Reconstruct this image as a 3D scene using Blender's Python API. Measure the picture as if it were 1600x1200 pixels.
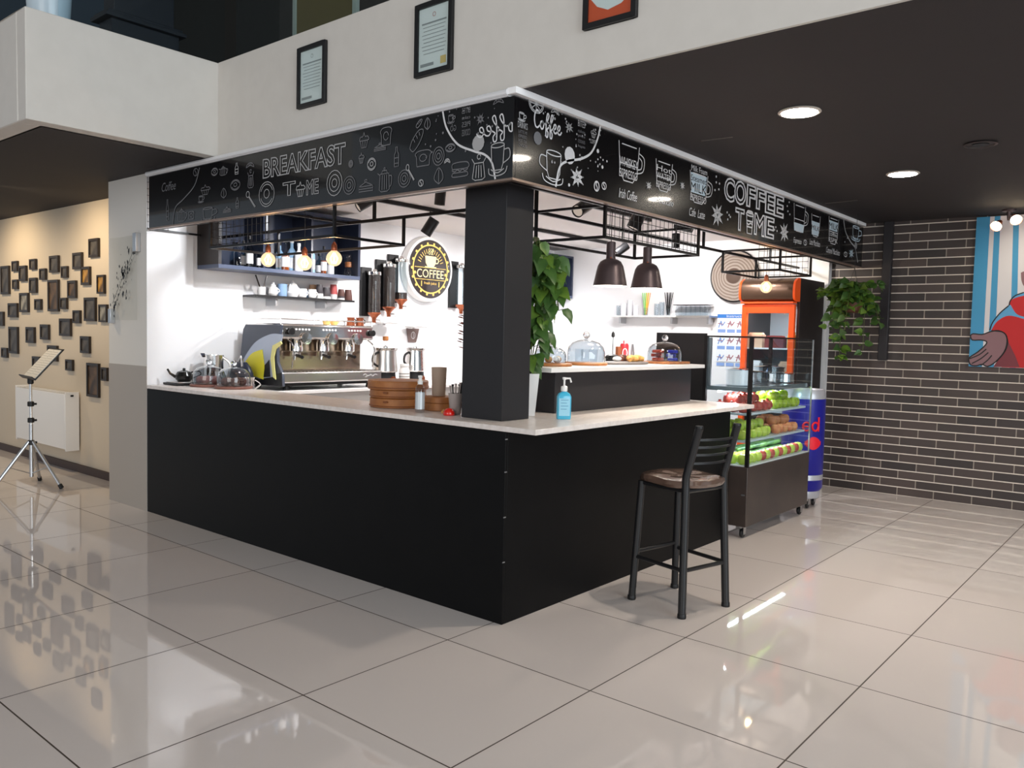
import bpy, math, random
from mathutils import Matrix, Vector
# ---------------------------------------------------------------- camera, world, light
for o in list(bpy.data.objects): bpy.data.objects.remove(o)
scene = bpy.context.scene
COL = scene.collection
CAM = Vector((-3.3784, -2.8556, 1.5877))
F_PX = 1277.37
def cam_axes():
    y, p, r = math.radians(39.8645), math.radians(3.3004), math.radians(1.3523)
    f = Vector((math.cos(y)*math.cos(p), math.sin(y)*math.cos(p), -math.sin(p)))
    rt = Vector((math.sin(y), -math.cos(y), 0)); u = rt.cross(f)
    return (rt*math.cos(r)+u*math.sin(r)), (u*math.cos(r)-rt*math.sin(r)), f
RT, UP, FW = cam_axes()
cd = bpy.data.cameras.new('camera'); cam = bpy.data.objects.new('camera', cd); COL.objects.link(cam)
cd.sensor_width = 36; cd.lens = F_PX/1600*36; cd.clip_end = 100
M = Matrix((RT, UP, -FW)).transposed().to_4x4(); M.translation = CAM
cam.matrix_world = M
scene.camera = cam
scene.view_settings.view_transform = 'Standard'; scene.view_settings.look = 'None'
scene.view_settings.gamma = 1; scene.view_settings.use_curve_mapping = False
scene.view_settings.exposure = 0.0

w = bpy.data.worlds.new('world'); scene.world = w; w.use_nodes = True
wn = w.node_tree.nodes; wl = w.node_tree.links
bg = wn['Background']; bg.inputs[0].default_value = (0.80, 0.90, 1.0, 1); bg.inputs[1].default_value = 0.52

def area(name, loc, target, sx, sy, power, col=(1, 1, 1), spread=180):
    d = bpy.data.lights.new(name, 'AREA'); d.shape = 'RECTANGLE'; d.size = sx; d.size_y = sy; d.energy = power; d.color = col
    d.spread = math.radians(spread)
    o = bpy.data.objects.new(name, d); COL.objects.link(o); o.location = loc
    o.rotation_euler = (Vector(target)-Vector(loc)).to_track_quat('-Z', 'Y').to_euler(); return o
def spot(name, loc, target, power, ang=60, blend=.5, r=.03, col=(1, .86, .7)):
    d = bpy.data.lights.new(name, 'SPOT'); d.energy = power; d.spot_size = math.radians(ang); d.spot_blend = blend
    d.shadow_soft_size = r; d.color = col
    o = bpy.data.objects.new(name, d); COL.objects.link(o); o.location = loc
    o.rotation_euler = (Vector(target)-Vector(loc)).to_track_quat('-Z', 'Y').to_euler(); return o
def point(name, loc, power, r=.04, col=(1, .75, .5)):
    d = bpy.data.lights.new(name, 'POINT'); d.energy = power; d.shadow_soft_size = r; d.color = col
    o = bpy.data.objects.new(name, d); COL.objects.link(o); o.location = loc; return o
# daylight through the tall glazing behind the photographer (south); from the west an added warm fill
area('window_light_south', (-2.5, -11, 3.2), (-1, 2, 2.4), 8, 5, 700, (.86, .95, 1))
area('fill_light_west', (-11, -3, 3.2), (0, 0, 1.6), 6, 4, 300, (1, .95, .90))
# kitchen: ceiling track spots and lamps
KW = (1, .965, .95)
spot('track_beam', (0.9, 2.75, 2.6), (0.7, 4.1, 1.25), 85, 115, .7, .05, (.93, .96, 1))
spot('track_beam', (2.15, 2.75, 2.45), (1.9, 4.1, 1.3), 80, 120, .7, .05, KW)
spot('track_beam', (3.1, 2.75, 2.6), (3.3, 4.1, 1.3), 92, 120, .7, .05, KW)
spot('track_beam', (4.4, 2.75, 2.6), (4.8, 4.1, 1.3), 92, 120, .7, .05, (.95, .97, 1))
spot('track_beam', (4.2, 1.5, 2.6), (5.8, 2.6, 1.3), 88, 120, .7, .05, KW)
spot('track_beam', (4.2, 1.0, 2.6), (5.8, 1.5, 1.6), 62, 120, .7, .05, KW)
spot('track_beam', (3.0, 1.39, 2.6), (3.2, 1.2, 0), 110, 165, .8, .05, KW)
spot('track_beam', (1.85, .86, 2.6), (1.0, .0, 1.1), 22, 110, .8, .05, KW)
spot('fridge_corner_fill', (4.9, .7, 2.3), (5.6, .5, 2.8), 14, 150, .8, .05, (1, .84, .62))  # added warm uplight, only brightens the wall above the fridge
# ceiling downlights (the lamps are built below), soffit lamps over the gallery wall
for x, y in ((1.25, -1.06), (3.33, -1.07)):
    spot('downlight_beam', (x, y, 2.86), (x, y, 0), 60, 150, .8, .06, (1, .87, .72))
for x, y in ((2.2, -3.6), (4.2, -3.6)):
    spot('downlight_beam', (x, y, 2.86), (x, y, 0), 60, 150, .8, .06, (1, .87, .72))
spot('gallery_beam', (-.55, 5.9, 2.85), (.42, 5.9, 1.5), 62, 140, .8, .06, (1, .78, .5))
spot('gallery_beam', (-.55, 8.0, 2.85), (.42, 8.0, 1.5), 62, 140, .8, .06, (1, .78, .5))
spot('mural_beam', (5.2, -1.75, 2.82), (5.9, -1.9, 1.6), 22, 140, .8, .05, (1, .85, .65))

def at(u, v, ax, val):
    d = FW + RT*((u-800)/F_PX) + UP*((600-v)/F_PX)
    t = (val-CAM[ax])/d[ax]; return CAM + d*t
def AX(u, v, val): return at(u, v, 0, val)
def AY(u, v, val): return at(u, v, 1, val)
def AZ(u, v, val): return at(u, v, 2, val)

# ---------------------------------------------------------------- materials
MAT = {}
def mat(name, col, rough=.5, metal=0, emit=None, estr=0, coat=0, trans=0, ior=1.45, noise=None, bump=0, bscale=40, spec=.5, alpha=1):
    if name in MAT: return MAT[name]
    m = bpy.data.materials.new(name); m.use_nodes = True; MAT[name] = m
    n = m.node_tree.nodes; l = m.node_tree.links; b = n['Principled BSDF']
    b.inputs['Base Color'].default_value = (*col, 1); b.inputs['Roughness'].default_value = rough
    b.inputs['Metallic'].default_value = metal; b.inputs['IOR'].default_value = ior
    b.inputs['Coat Weight'].default_value = coat; b.inputs['Transmission Weight'].default_value = trans
    b.inputs['Specular IOR Level'].default_value = spec
    b.inputs['Coat Roughness'].default_value = .05
    if emit: b.inputs['Emission Color'].default_value = (*emit, 1); b.inputs['Emission Strength'].default_value = estr
    if noise or bump:
        tc = n.new('ShaderNodeTexCoord'); nt = n.new('ShaderNodeTexNoise'); nt.inputs['Scale'].default_value = bscale
        nt.inputs['Detail'].default_value = 4; l.new(tc.outputs['Object'], nt.inputs['Vector'])
        if noise:
            mx = n.new('ShaderNodeMix'); mx.data_type = 'RGBA'; mx.inputs[6].default_value = (*col, 1); mx.inputs[7].default_value = (*noise, 1)
            cr = n.new('ShaderNodeMapRange'); cr.inputs[1].default_value = .35; cr.inputs[2].default_value = .65
            l.new(nt.outputs[0], cr.inputs[0]); l.new(cr.outputs[0], mx.inputs[0]); l.new(mx.outputs[2], b.inputs['Base Color'])
        if bump:
            bp = n.new('ShaderNodeBump'); bp.inputs['Strength'].default_value = bump; bp.inputs['Distance'].default_value = .01
            l.new(nt.outputs[0], bp.inputs['Height']); l.new(bp.outputs[0], b.inputs['Normal'])
    return m
def pane_mat(name, tint=(.93, .98, 1), refl=1.0):
    m = bpy.data.materials.new(name); m.use_nodes = True; MAT[name] = m
    n = m.node_tree.nodes; l = m.node_tree.links; n.remove(n['Principled BSDF'])
    t = n.new('ShaderNodeBsdfTransparent'); t.inputs[0].default_value = (*tint, 1)
    g = n.new('ShaderNodeBsdfGlossy'); g.inputs['Roughness'].default_value = .02
    f = n.new('ShaderNodeFresnel'); f.inputs[0].default_value = 1.45
    mu = n.new('ShaderNodeMath'); mu.operation = 'MULTIPLY'; mu.inputs[1].default_value = refl
    mx = n.new('ShaderNodeMixShader'); l.new(f.outputs[0], mu.inputs[0])
    gm = n.new('ShaderNodeNewGeometry'); iv = n.new('ShaderNodeMath'); iv.operation = 'SUBTRACT'; iv.inputs[0].default_value = 1; l.new(gm.outputs['Backfacing'], iv.inputs[1])
    m2 = n.new('ShaderNodeMath'); m2.operation = 'MULTIPLY'; l.new(mu.outputs[0], m2.inputs[0]); l.new(iv.outputs[0], m2.inputs[1]); l.new(m2.outputs[0], mx.inputs[0])
    l.new(t.outputs[0], mx.inputs[1]); l.new(g.outputs[0], mx.inputs[2]); l.new(mx.outputs[0], n['Material Output'].inputs[0])
    return m
def srgb(r, g, b):
    f = lambda c: (c/255/12.92) if c/255 <= .04045 else ((c/255+.055)/1.055)**2.4
    return (f(r), f(g), f(b))
m_white = mat('white_paint', srgb(226, 222, 216), .6, bump=.08, bscale=18)
m_cream = mat('cream_wall', srgb(214, 200, 180), .6, bump=.1, bscale=20)
m_fascia = mat('fascia_plaster', srgb(212, 208, 202), .7, bump=.1, bscale=9, noise=srgb(209, 205, 199))
m_kitchen = mat('kitchen_white', srgb(236, 236, 238), .35)
m_kceil = mat('kitchen_ceiling', srgb(228, 222, 220), .8)
m_darkceil = mat('dark_ceiling', srgb(44, 40, 42), .75, bump=.15, bscale=3)
m_black = mat('black_laminate', srgb(12, 12, 13), .45, noise=srgb(14, 14, 15), bscale=6, spec=.16)
m_pillar = mat('pillar_black', srgb(34, 33, 36), .5)
m_top = mat('worktop_laminate', srgb(236, 228, 224), .3, noise=srgb(224, 214, 208), bscale=30)
m_edge = mat('worktop_edge', srgb(232, 228, 226), .4)
m_whitetop = mat('white_shelf', srgb(236, 234, 232), .35)
m_steel = mat('black_steel', srgb(22, 20, 22), .4, metal=.3)
m_bmetal = mat('powder_coated_black', srgb(28, 28, 30), .35)
m_chrome = mat('chrome', (.82, .80, .78), .12, metal=1, bump=.03, bscale=12)
m_brush = mat('brushed_steel', (.62, .6, .58), .28, metal=1)
m_alu = mat('aluminium', (.55, .56, .58), .35, metal=1)
m_rubber = mat('black_plastic', srgb(20, 20, 22), .45)
m_board = mat('menu_board_face', srgb(10, 10, 13), .24, spec=.3, coat=.55)
m_chalk = mat('chalk_white', srgb(215, 215, 218), .6)
m_chalkdim = mat('chalk_grey', srgb(168, 168, 170), .6)
m_chalkfaint = mat('chalk_faint', srgb(112, 112, 116), .6)
m_chalkblue = mat('chalk_blue', srgb(196, 214, 226), .6)
m_glass = pane_mat('clear_glass'); m_glass2 = pane_mat('dome_glass', (.88, .91, .93), 2.2)
m_knob = mat('knob_glass', (.95, .97, 1), .02, trans=1)
m_greenglass = pane_mat('bottle_glass', (.55, .68, .75), 1.5)
m_mirror_trim = mat('white_trim', srgb(225, 225, 228), .3)
m_wood = mat('board_wood', srgb(170, 112, 68), .5, noise=srgb(140, 86, 50), bscale=14)
m_bamboo = mat('bamboo', srgb(172, 112, 62), .45, noise=srgb(150, 92, 48), bscale=10)
m_bamboo2 = mat('bamboo_dark', srgb(130, 76, 40), .5)
m_leaf = mat('leaf_green', srgb(50, 80, 38), .4, noise=srgb(70, 104, 44), bscale=9)
m_leaf2 = mat('leaf_light', srgb(104, 134, 48), .4, noise=srgb(74, 108, 42), bscale=12)
m_stem = mat('plant_stem', srgb(80, 92, 40), .6)
m_pot = mat('white_ceramic', srgb(238, 236, 234), .25)
m_brown = mat('dark_bean', srgb(46, 30, 24), .6, noise=srgb(30, 18, 14), bscale=60, bump=.4)
m_bronze = mat('bronze_lamp', srgb(84, 72, 74), .38, metal=.5)
m_shade_in = mat('shade_inside', srgb(250, 245, 238), .5, emit=(1, .93, .85), estr=3)
m_bulb = mat('glowing_filament', (1, .8, .5), .4, emit=(1, .72, .42), estr=40)
m_bulbglass = pane_mat('amber_bulb_glass', (1, .82, .6), 1.2)
_n = m_bulbglass.node_tree.nodes; _l = m_bulbglass.node_tree.links
_e = _n.new('ShaderNodeEmission'); _e.inputs[0].default_value = (1, .74, .46, 1); _e.inputs[1].default_value = 2.2
_m = _n.new('ShaderNodeMixShader'); _m.inputs[0].default_value = .38
_o = _n['Material Output']; _l.new(_o.inputs[0].links[0].from_socket, _m.inputs[1]); _l.new(_e.outputs[0], _m.inputs[2]); _l.new(_m.outputs[0], _o.inputs[0])
m_copper = mat('copper', srgb(170, 96, 66), .3, metal=.8)
m_glow = mat('lamp_glow', (1, 1, 1), .4, emit=(1, .9, .76), estr=90)
m_gold = mat('sign_gold', srgb(232, 190, 90), .4, emit=(1, .74, .3), estr=.35)
m_gold2 = mat('sign_cream', srgb(240, 226, 160), .4, emit=(1, .9, .55), estr=.35)
m_signface = mat('sign_dark_face', srgb(62, 56, 56), .1, coat=.6)
m_opal = mat('opal_acrylic', srgb(245, 244, 242), .3)
m_cabinet = mat('cabinet_interior', srgb(40, 48, 68), .35)
m_redpaint = mat('fridge_orange', srgb(232, 84, 24), .35, emit=srgb(255, 90, 20), estr=.12)  # faint glow put into the orange paint, the frame is no lamp
m_fridge = mat('fridge_black', srgb(42, 36, 36), .4)
m_label = mat('label_white', srgb(232, 232, 234), .5)
m_tilt = mat('paper_white', srgb(226, 222, 214), .7)

def tile_floor():
    m = bpy.data.materials.new('polished_tile'); m.use_nodes = True; n = m.node_tree.nodes; l = m.node_tree.links; b = n['Principled BSDF']
    g = n.new('ShaderNodeNewGeometry'); mp = n.new('ShaderNodeVectorMath'); mp.operation = 'SUBTRACT'
    mp.inputs[1].default_value = (-.3614-.9*20, .062-.9*20, 0); l.new(g.outputs['Position'], mp.inputs[0])
    br = n.new('ShaderNodeTexBrick'); l.new(mp.outputs[0], br.inputs['Vector'])
    br.offset = 0; br.squash = 1; br.inputs['Scale'].default_value = 1; br.inputs['Brick Width'].default_value = .9
    br.inputs['Row Height'].default_value = .9; br.inputs['Mortar Size'].default_value = .0035; br.inputs['Mortar Smooth'].default_value = .1
    br.inputs['Bias'].default_value = 0
    br.inputs['Color1'].default_value = (*srgb(226, 217, 213), 1); br.inputs['Color2'].default_value = (*srgb(221, 212, 208), 1)
    br.inputs['Mortar'].default_value = (*srgb(66, 54, 46), 1)
    l.new(br.outputs['Color'], b.inputs['Base Color'])
    rr = n.new('ShaderNodeMapRange'); rr.inputs[3].default_value = .03; rr.inputs[4].default_value = .6
    l.new(br.outputs['Fac'], rr.inputs[0]); l.new(rr.outputs[0], b.inputs['Roughness'])
    nt = n.new('ShaderNodeTexNoise'); nt.inputs['Scale'].default_value = 2.5; l.new(mp.outputs[0], nt.inputs['Vector'])
    bp = n.new('ShaderNodeBump'); bp.inputs['Strength'].default_value = .012; bp.inputs['Distance'].default_value = .02
    l.new(nt.outputs[0], bp.inputs['Height']); l.new(bp.outputs[0], b.inputs['Normal'])
    b.inputs['IOR'].default_value = 1.55
    return m
def brick_wall():
    m = bpy.data.materials.new('dark_brick'); m.use_nodes = True; n = m.node_tree.nodes; l = m.node_tree.links; b = n['Principled BSDF']
    g = n.new('ShaderNodeNewGeometry'); s = n.new('ShaderNodeSeparateXYZ'); c = n.new('ShaderNodeCombineXYZ')
    l.new(g.outputs['Position'], s.inputs[0])
    a = n.new('ShaderNodeMath'); a.operation = 'ADD'; a.inputs[1].default_value = 20.02
    a2 = n.new('ShaderNodeMath'); a2.operation = 'ADD'; a2.inputs[1].default_value = .002
    l.new(s.outputs['Y'], a.inputs[0]); l.new(s.outputs['Z'], a2.inputs[0]); l.new(a.outputs[0], c.inputs[0]); l.new(a2.outputs[0], c.inputs[1])
    br = n.new('ShaderNodeTexBrick'); l.new(c.outputs[0], br.inputs['Vector']); br.offset = .5
    br.inputs['Scale'].default_value = 1; br.inputs['Brick Width'].default_value = .352; br.inputs['Row Height'].default_value = .0895
    br.inputs['Mortar Size'].default_value = .0055; br.inputs['Mortar Smooth'].default_value = .2
    br.inputs['Color1'].default_value = (*srgb(54, 48, 48), 1); br.inputs['Color2'].default_value = (*srgb(78, 67, 64), 1)
    br.inputs['Mortar'].default_value = (*srgb(150, 140, 130), 1)
    b2 = n.new('ShaderNodeTexBrick'); l.new(c.outputs[0], b2.inputs['Vector']); b2.offset = 0
    b2.inputs['Scale'].default_value = 1; b2.inputs['Brick Width'].default_value = 500; b2.inputs['Row Height'].default_value = .0895
    b2.inputs['Mortar Size'].default_value = .0058; b2.inputs['Mortar Smooth'].default_value = .2
    mx = n.new('ShaderNodeMix'); mx.data_type = 'RGBA'; mx.inputs[7].default_value = (*srgb(222, 212, 200), 1)
    l.new(b2.outputs['Fac'], mx.inputs[0]); l.new(br.outputs['Color'], mx.inputs[6]); l.new(mx.outputs[2], b.inputs['Base Color'])
    b.inputs['Roughness'].default_value = .5
    bp = n.new('ShaderNodeBump'); bp.inputs['Strength'].default_value = .5; bp.inputs['Distance'].default_value = .006; bp.invert = True
    l.new(br.outputs['Fac'], bp.inputs['Height']); l.new(bp.outputs[0], b.inputs['Normal'])
    return m
m_floor = tile_floor(); m_brick = brick_wall()

# ---------------------------------------------------------------- mesh builder
class MB:
    def __init__(s): s.v = []; s.f = []; s.mi = []; s.k = 0
    def add(s, vs, fs, k=None):
        o = len(s.v); s.v += [tuple(v) for v in vs]; s.f += [tuple(i+o for i in f) for f in fs]; s.mi += [s.k if k is None else k]*len(fs); return s
    def box(s, x0, y0, z0, x1, y1, z1, mtx=None, k=None):
        vs = [Vector((x, y, z)) for x in (x0, x1) for y in (y0, y1) for z in (z0, z1)]
        if mtx is not None: vs = [mtx @ v for v in vs]
        return s.add(vs, [(0, 1, 3, 2), (4, 6, 7, 5), (0, 4, 5, 1), (2, 3, 7, 6), (0, 2, 6, 4), (1, 5, 7, 3)], k)
    def cbox(s, c, sz, mtx=None, k=None):
        return s.box(c[0]-sz[0]/2, c[1]-sz[1]/2, c[2]-sz[2]/2, c[0]+sz[0]/2, c[1]+sz[1]/2, c[2]+sz[2]/2, mtx, k)
    def tube(s, pts, r, n=8, closed=False, caps=True, k=None, square=False):
        pts = [Vector(p) for p in pts]; N = len(pts); rs = r if isinstance(r, (list, tuple)) else [r]*N
        vs = []; prev = None
        for i, p in enumerate(pts):
            if closed: t = pts[(i+1) % N]-pts[i-1]
            else: t = pts[min(i+1, N-1)]-pts[max(i-1, 0)]
            t.normalize()
            if prev is None:
                a = Vector((0, 0, 1)) if abs(t.z) < .9 else Vector((1, 0, 0)); u = t.cross(a).normalized()
            else: u = (prev-t*prev.dot(t)).normalized()
            prev = u; v_ = t.cross(u)
            for j in range(n):
                an = 2*math.pi*(j+(.5 if square else 0))/n
                rr = rs[i]*(1.414 if square else 1)
                vs.append(p+(u*math.cos(an)+v_*math.sin(an))*rr)
        fs = []
        for i in range(N if closed else N-1):
            for j in range(n):
                a = i*n+j; b = i*n+(j+1) % n; c = ((i+1) % N)*n+(j+1) % n; d = ((i+1) % N)*n+j
                fs.append((a, b, c, d))
        if caps and not closed: fs += [tuple(range(n))[::-1], tuple((N-1)*n+j for j in range(n))]
        return s.add(vs, fs, k)
    def bar(s, a, b, w, k=None): return s.tube([a, b], w/2, 4, square=True, k=k)
    def lathe(s, prof, c=(0, 0, 0), n=24, mtx=None, k=None, wob=None):
        vs = []; fs = []
        for i, (r, z) in enumerate(prof):
            for j in range(n):
                an = 2*math.pi*j/n; q = r*(1+(wob(an, z) if wob else 0))
                v = Vector((q*math.cos(an), q*math.sin(an), z))
                if mtx is not None: v = mtx @ v
                vs.append(v+Vector(c))
        for i in range(len(prof)-1):
            for j in range(n):
                fs.append((i*n+j, i*n+(j+1) % n, (i+1)*n+(j+1) % n, (i+1)*n+j))
        if prof[0][0] > 1e-5: fs.append(tuple(range(n))[::-1])
        if prof[-1][0] > 1e-5: fs.append(tuple((len(prof)-1)*n+j for j in range(n)))
        return s.add(vs, fs, k)
    def open_lathe(s, prof, c=(0, 0, 0), n=24, mtx=None, k=None):
        vs = []; fs = []
        for r, z in prof:
            for j in range(n):
                an = 2*math.pi*j/n; v = Vector((r*math.cos(an), r*math.sin(an), z))
                if mtx is not None: v = mtx @ v
                vs.append(v+Vector(c))
        for i in range(len(prof)-1):
            for j in range(n): fs.append((i*n+j, i*n+(j+1) % n, (i+1)*n+(j+1) % n, (i+1)*n+j))
        return s.add(vs, fs, k)
    def sphere(s, c, r, n=12, sc=(1, 1, 1), k=None):
        m = n//2+1; prof = [(max(1e-6, r*math.sin(math.pi*i/m)), -r*math.cos(math.pi*i/m)) for i in range(m+1)]
        return s.lathe(prof, c, n, Matrix.Diagonal((*sc, 1)), k)
    def prism(s, pts, fr, d0, d1, k=None):   # pts 2D in frame fr=(origin,u,v,n), extruded from d0 to d1 along n
        o, u, v, nn = fr; N = len(pts)
        P = lambda q, d: o+u*q[0]+v*q[1]+nn*d
        vs = [P(q, d0) for q in pts]+[P(q, d1) for q in pts]
        fs = [tuple(range(N))[::-1], tuple(range(N, 2*N))]+[(i, (i+1) % N, N+(i+1) % N, N+i) for i in range(N)]
        return s.add(vs, fs, k)
    def flat(s, pts, fr, d=0, k=None):
        o, u, v, nn = fr; return s.add([o+u*q[0]+v*q[1]+nn*d for q in pts], [tuple(range(len(pts)))], k)
    def stroke(s, pts, fr, w=.006, d=.0012, closed=False, k=None):
        o, u, v, nn = fr; P = [Vector((p[0], p[1])) for p in pts]; N = len(P)
        if N < 2: return s
        L = []; R = []
        for i in range(N):
            if closed: a, b = P[i-1], P[(i+1) % N]
            else: a, b = P[max(i-1, 0)], P[min(i+1, N-1)]
            t = b-a
            if t.length < 1e-9: t = Vector((1, 0))
            t.normalize(); nr = Vector((-t.y, t.x))*w/2
            L.append(P[i]+nr); R.append(P[i]-nr)
        vs = [o+u*q.x+v*q.y+nn*d for q in L]+[o+u*q.x+v*q.y+nn*d for q in R]
        return s.add(vs, [(i, (i+1) % N, N+(i+1) % N, N+i) for i in range(N if closed else N-1)], k)
    def text(s, body, fr, u0, u1, v0, v1, d=.0012, outline=0, mirror=False, k=None, keep=False, shear=0):
        cu = bpy.data.curves.new('t', 'FONT'); cu.body = body; cu.size = 1; cu.resolution_u = 3
        if outline: cu.fill_mode = 'NONE'; cu.bevel_depth = outline; cu.bevel_resolution = 0; cu.offset = .02
        else: cu.fill_mode = 'FRONT'
        cu.shear = shear
        o = bpy.data.objects.new('t', cu); COL.objects.link(o)
        dg = bpy.context.evaluated_depsgraph_get(); me = bpy.data.meshes.new_from_object(o.evaluated_get(dg))
        if not me.vertices: bpy.data.objects.remove(o); return s
        xs = [v.co.x for v in me.vertices]; ys = [v.co.y for v in me.vertices]
        ax, bx, ay, by = min(xs), max(xs), min(ys), max(ys); sx = (u1-u0)/(bx-ax); sy = (v1-v0)/(by-ay)
        O, U, V, NN = fr; vs = []
        for v in me.vertices:
            x = (v.co.x-ax)*sx
            if mirror: x = (u1-u0)-x
            vs.append(O+U*(u0+x)+V*(v0+(v.co.y-ay)*sy)+NN*(d+max(-d*.8, min(.002, v.co.z*sy*.3))))
        s.add(vs, [tuple(p.vertices) for p in me.polygons], k)
        bpy.data.objects.remove(o); bpy.data.meshes.remove(me); bpy.data.curves.remove(cu); return s
    def build(s, name, mats, parent=None, smooth=True, bevel=0, loc=None, sharp=35):
        me = bpy.data.meshes.new(name)
        org = Vector(loc) if loc is not None else (Vector(parent['_w']) if parent is not None else Vector((0, 0, 0)))
        me.from_pydata([Vector(v)-org for v in s.v], [], s.f)
        for m in (mats if isinstance(mats, (list, tuple)) else [mats]): me.materials.append(m)
        me.polygons.foreach_set('material_index', s.mi)
        import bmesh
        bm = bmesh.new(); bm.from_mesh(me); bmesh.ops.remove_doubles(bm, verts=bm.verts, dist=1e-6) if len(s.v) < 60000 else None
        bm.to_mesh(me); bm.free()
        if smooth:
            me.polygons.foreach_set('use_smooth', [True]*len(me.polygons))
            me.set_sharp_from_angle(angle=math.radians(sharp))
        me.update()
        o = bpy.data.objects.new(name, me); COL.objects.link(o)
        if parent is not None: o.parent = parent; o.location = org-Vector(parent['_w'])
        else: o.location = org
        o['_w'] = tuple(org)
        if bevel:
            b = o.modifiers.new('bevel', 'BEVEL'); b.width = bevel; b.segments = 2; b.limit_method = 'ANGLE'; b.angle_limit = math.radians(40)
        return o
def tag(o, label, cat, group=None):
    o['label'] = label; o['category'] = cat
    if group: o['group'] = group
    return o
def thing(name, label, cat, loc, group=None):
    o = bpy.data.objects.new(name, None); COL.objects.link(o); o.location = loc; o.empty_display_size = .05
    o['_w'] = tuple(loc); return tag(o, label, cat, group)
def struct(o): o['kind'] = 'structure'; return o
def dup(src, loc=None, label=None, rot=None, scale=None):
    r = src.copy(); COL.objects.link(r)
    def rec(a, b):
        for ch in a.children:
            c = ch.copy(); COL.objects.link(c); c.parent = b; rec(ch, c)
    rec(src, r)
    if loc is not None: r.location = loc
    if label: r['label'] = label
    if rot is not None: r.rotation_euler = rot
    if scale is not None: r.scale = (scale,)*3 if isinstance(scale, (int, float)) else scale
    return r
X, Y, Z = Vector((1, 0, 0)), Vector((0, 1, 0)), Vector((0, 0, 1))
def circ(cx, cy, r, n=24, a0=0, a1=360, ry=None):
    ry = r if ry is None else ry; full = abs(a1-a0) >= 360
    return [(cx+r*math.cos(math.radians(a0+(a1-a0)*i/(n if full else n-1))), cy+ry*math.sin(math.radians(a0+(a1-a0)*i/(n if full else n-1)))) for i in range(n)]
def spline(pts, n=6):
    P = [Vector(p) for p in pts]; out = []
    for i in range(len(P)-1):
        a = P[max(i-1, 0)]; b = P[i]; c = P[i+1]; d = P[min(i+2, len(P)-1)]
        for j in range(n):
            t = j/n; out.append(.5*((2*b)+(c-a)*t+(2*a-5*b+4*c-d)*t*t+(3*b-a-3*c+d)*t**3))
    out.append(P[-1]); return out

# ================================================================ SETTING
struct(MB().box(-12, -12, -.1, 8, 13, 0).build('floor', m_floor, smooth=False))
struct(MB().box(.42, 4.78, 0, .57, 13, 2.9).build('wall_left', m_cream, smooth=False))
struct(MB().box(.395, 4.78, 0, .42, 13, .085).build('baseboard_left', mat('dark_skirting', srgb(62, 40, 30), .5), smooth=False, bevel=.003))
m_grey = mat('lower_wall_grey', srgb(176, 168, 160), .5)
mb = MB().box(0, 4.064, 0, .42, 4.78, 2.9); mb.k = 1; mb.box(-.004, 4.06, 0, .0, 4.78, 1.26); mb.k = 2; mb.box(0, 4.06, 0, .42, 4.0635, 2.9)
struct(mb.build('wall_column', [m_white, m_grey, m_kitchen], smooth=False))
struct(MB().box(.42, 4.1, 0, 5.95, 4.25, 2.9).build('wall_back', m_kitchen, smooth=False))
struct(MB().box(5.8, .30, 0, 5.95, 4.1, 2.9).build('wall_kitchen_right', m_kitchen, smooth=False))
bx = lambda y: 5.90-.025*y
mb = MB(); mb.add([(bx(.2995), .2995, 0), (bx(-8), -8, 0), (bx(-8), -8, 2.9), (bx(.2995), .2995, 2.9), (bx(.2995)+.15, .2995, 0), (bx(-8)+.15, -8, 0), (bx(-8)+.15, -8, 2.9), (bx(.2995)+.15, .2995, 2.9)],
       [(0, 1, 2, 3), (4, 7, 6, 5), (0, 4, 5, 1), (3, 2, 6, 7), (0, 3, 7, 4), (1, 5, 6, 2)])
struct(mb.build('wall_right', m_brick, smooth=False))
struct(MB().box(.02, -8, 2.9, 6.5, 0, 3.0).build('ceiling', m_darkceil, smooth=False))
struct(MB().box(.02, .02, 2.8, 5.95, 4.1, 3.0).build('ceiling', m_kceil, smooth=False))
struct(MB().box(-1.2, 3.05, 2.9, .6, 13, 3.0).build('ceiling', m_darkceil, smooth=False))
struct(MB().box(0, -8, 2.9, .019, 2.929, 3.6).box(.019, -8, 3.001, .16, 2.929, 3.6).build('wall_upper', m_fascia, smooth=False))
mb = MB().box(-1.33, 2.93, 2.9, .16, 3.08, 3.6).box(-1.33, 3.08, 2.9, -1.18, 13, 3.6)
struct(mb.build('wall_balcony', m_fascia, smooth=False, bevel=.006))
struct(MB().box(.16, -8, 3.0, 8, 13, 3.1).build('floor_upper', mat('upper_floor', srgb(60, 52, 48), .4), smooth=False))
struct(MB().box(-1.18, 3.08, 3.0, .16, 13, 3.1).build('floor_upper', MAT['upper_floor'], smooth=False))
m_dk = mat('upper_dark_wall', srgb(48, 47, 44), .7)
struct(MB().box(2.6, -8, 3.1, 2.75, 13, 6.4).build('wall_upper_back', m_dk, smooth=False))
struct(MB().box(-1.4, 9.5, 3.1, 2.6, 9.65, 6.4).build('wall_upper_left', mat('upper_blue_wall', srgb(58, 72, 84), .7), smooth=False))
struct(MB().box(-12, -12, 6.4, 8, 13, 6.5).build('ceiling_high', mat('high_ceiling', srgb(150, 146, 140), .8), smooth=False))
# thin seams between the dark ceiling boards
mb = MB()
for q in ((AZ(1096, 220, 2.897), AZ(1145, 214, 2.897)), (AZ(1290, 318, 2.897), AZ(1340, 313, 2.897))):
    mb.bar(q[0], q[1], .006)
struct(mb.build('trim_1', mat('seam', srgb(90, 84, 80), .6)))
# dark vertical conduit and ledge on the brick wall
tag(MB().box(bx(-.28)-.07, -.33, 1.43, bx(-.28)-.002, -.24, 2.9).build('wall_duct', mat('duct_grey', srgb(40, 38, 42), .4), bevel=.006), 'dark vertical square duct running down brick wall from ceiling', 'duct')

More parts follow.
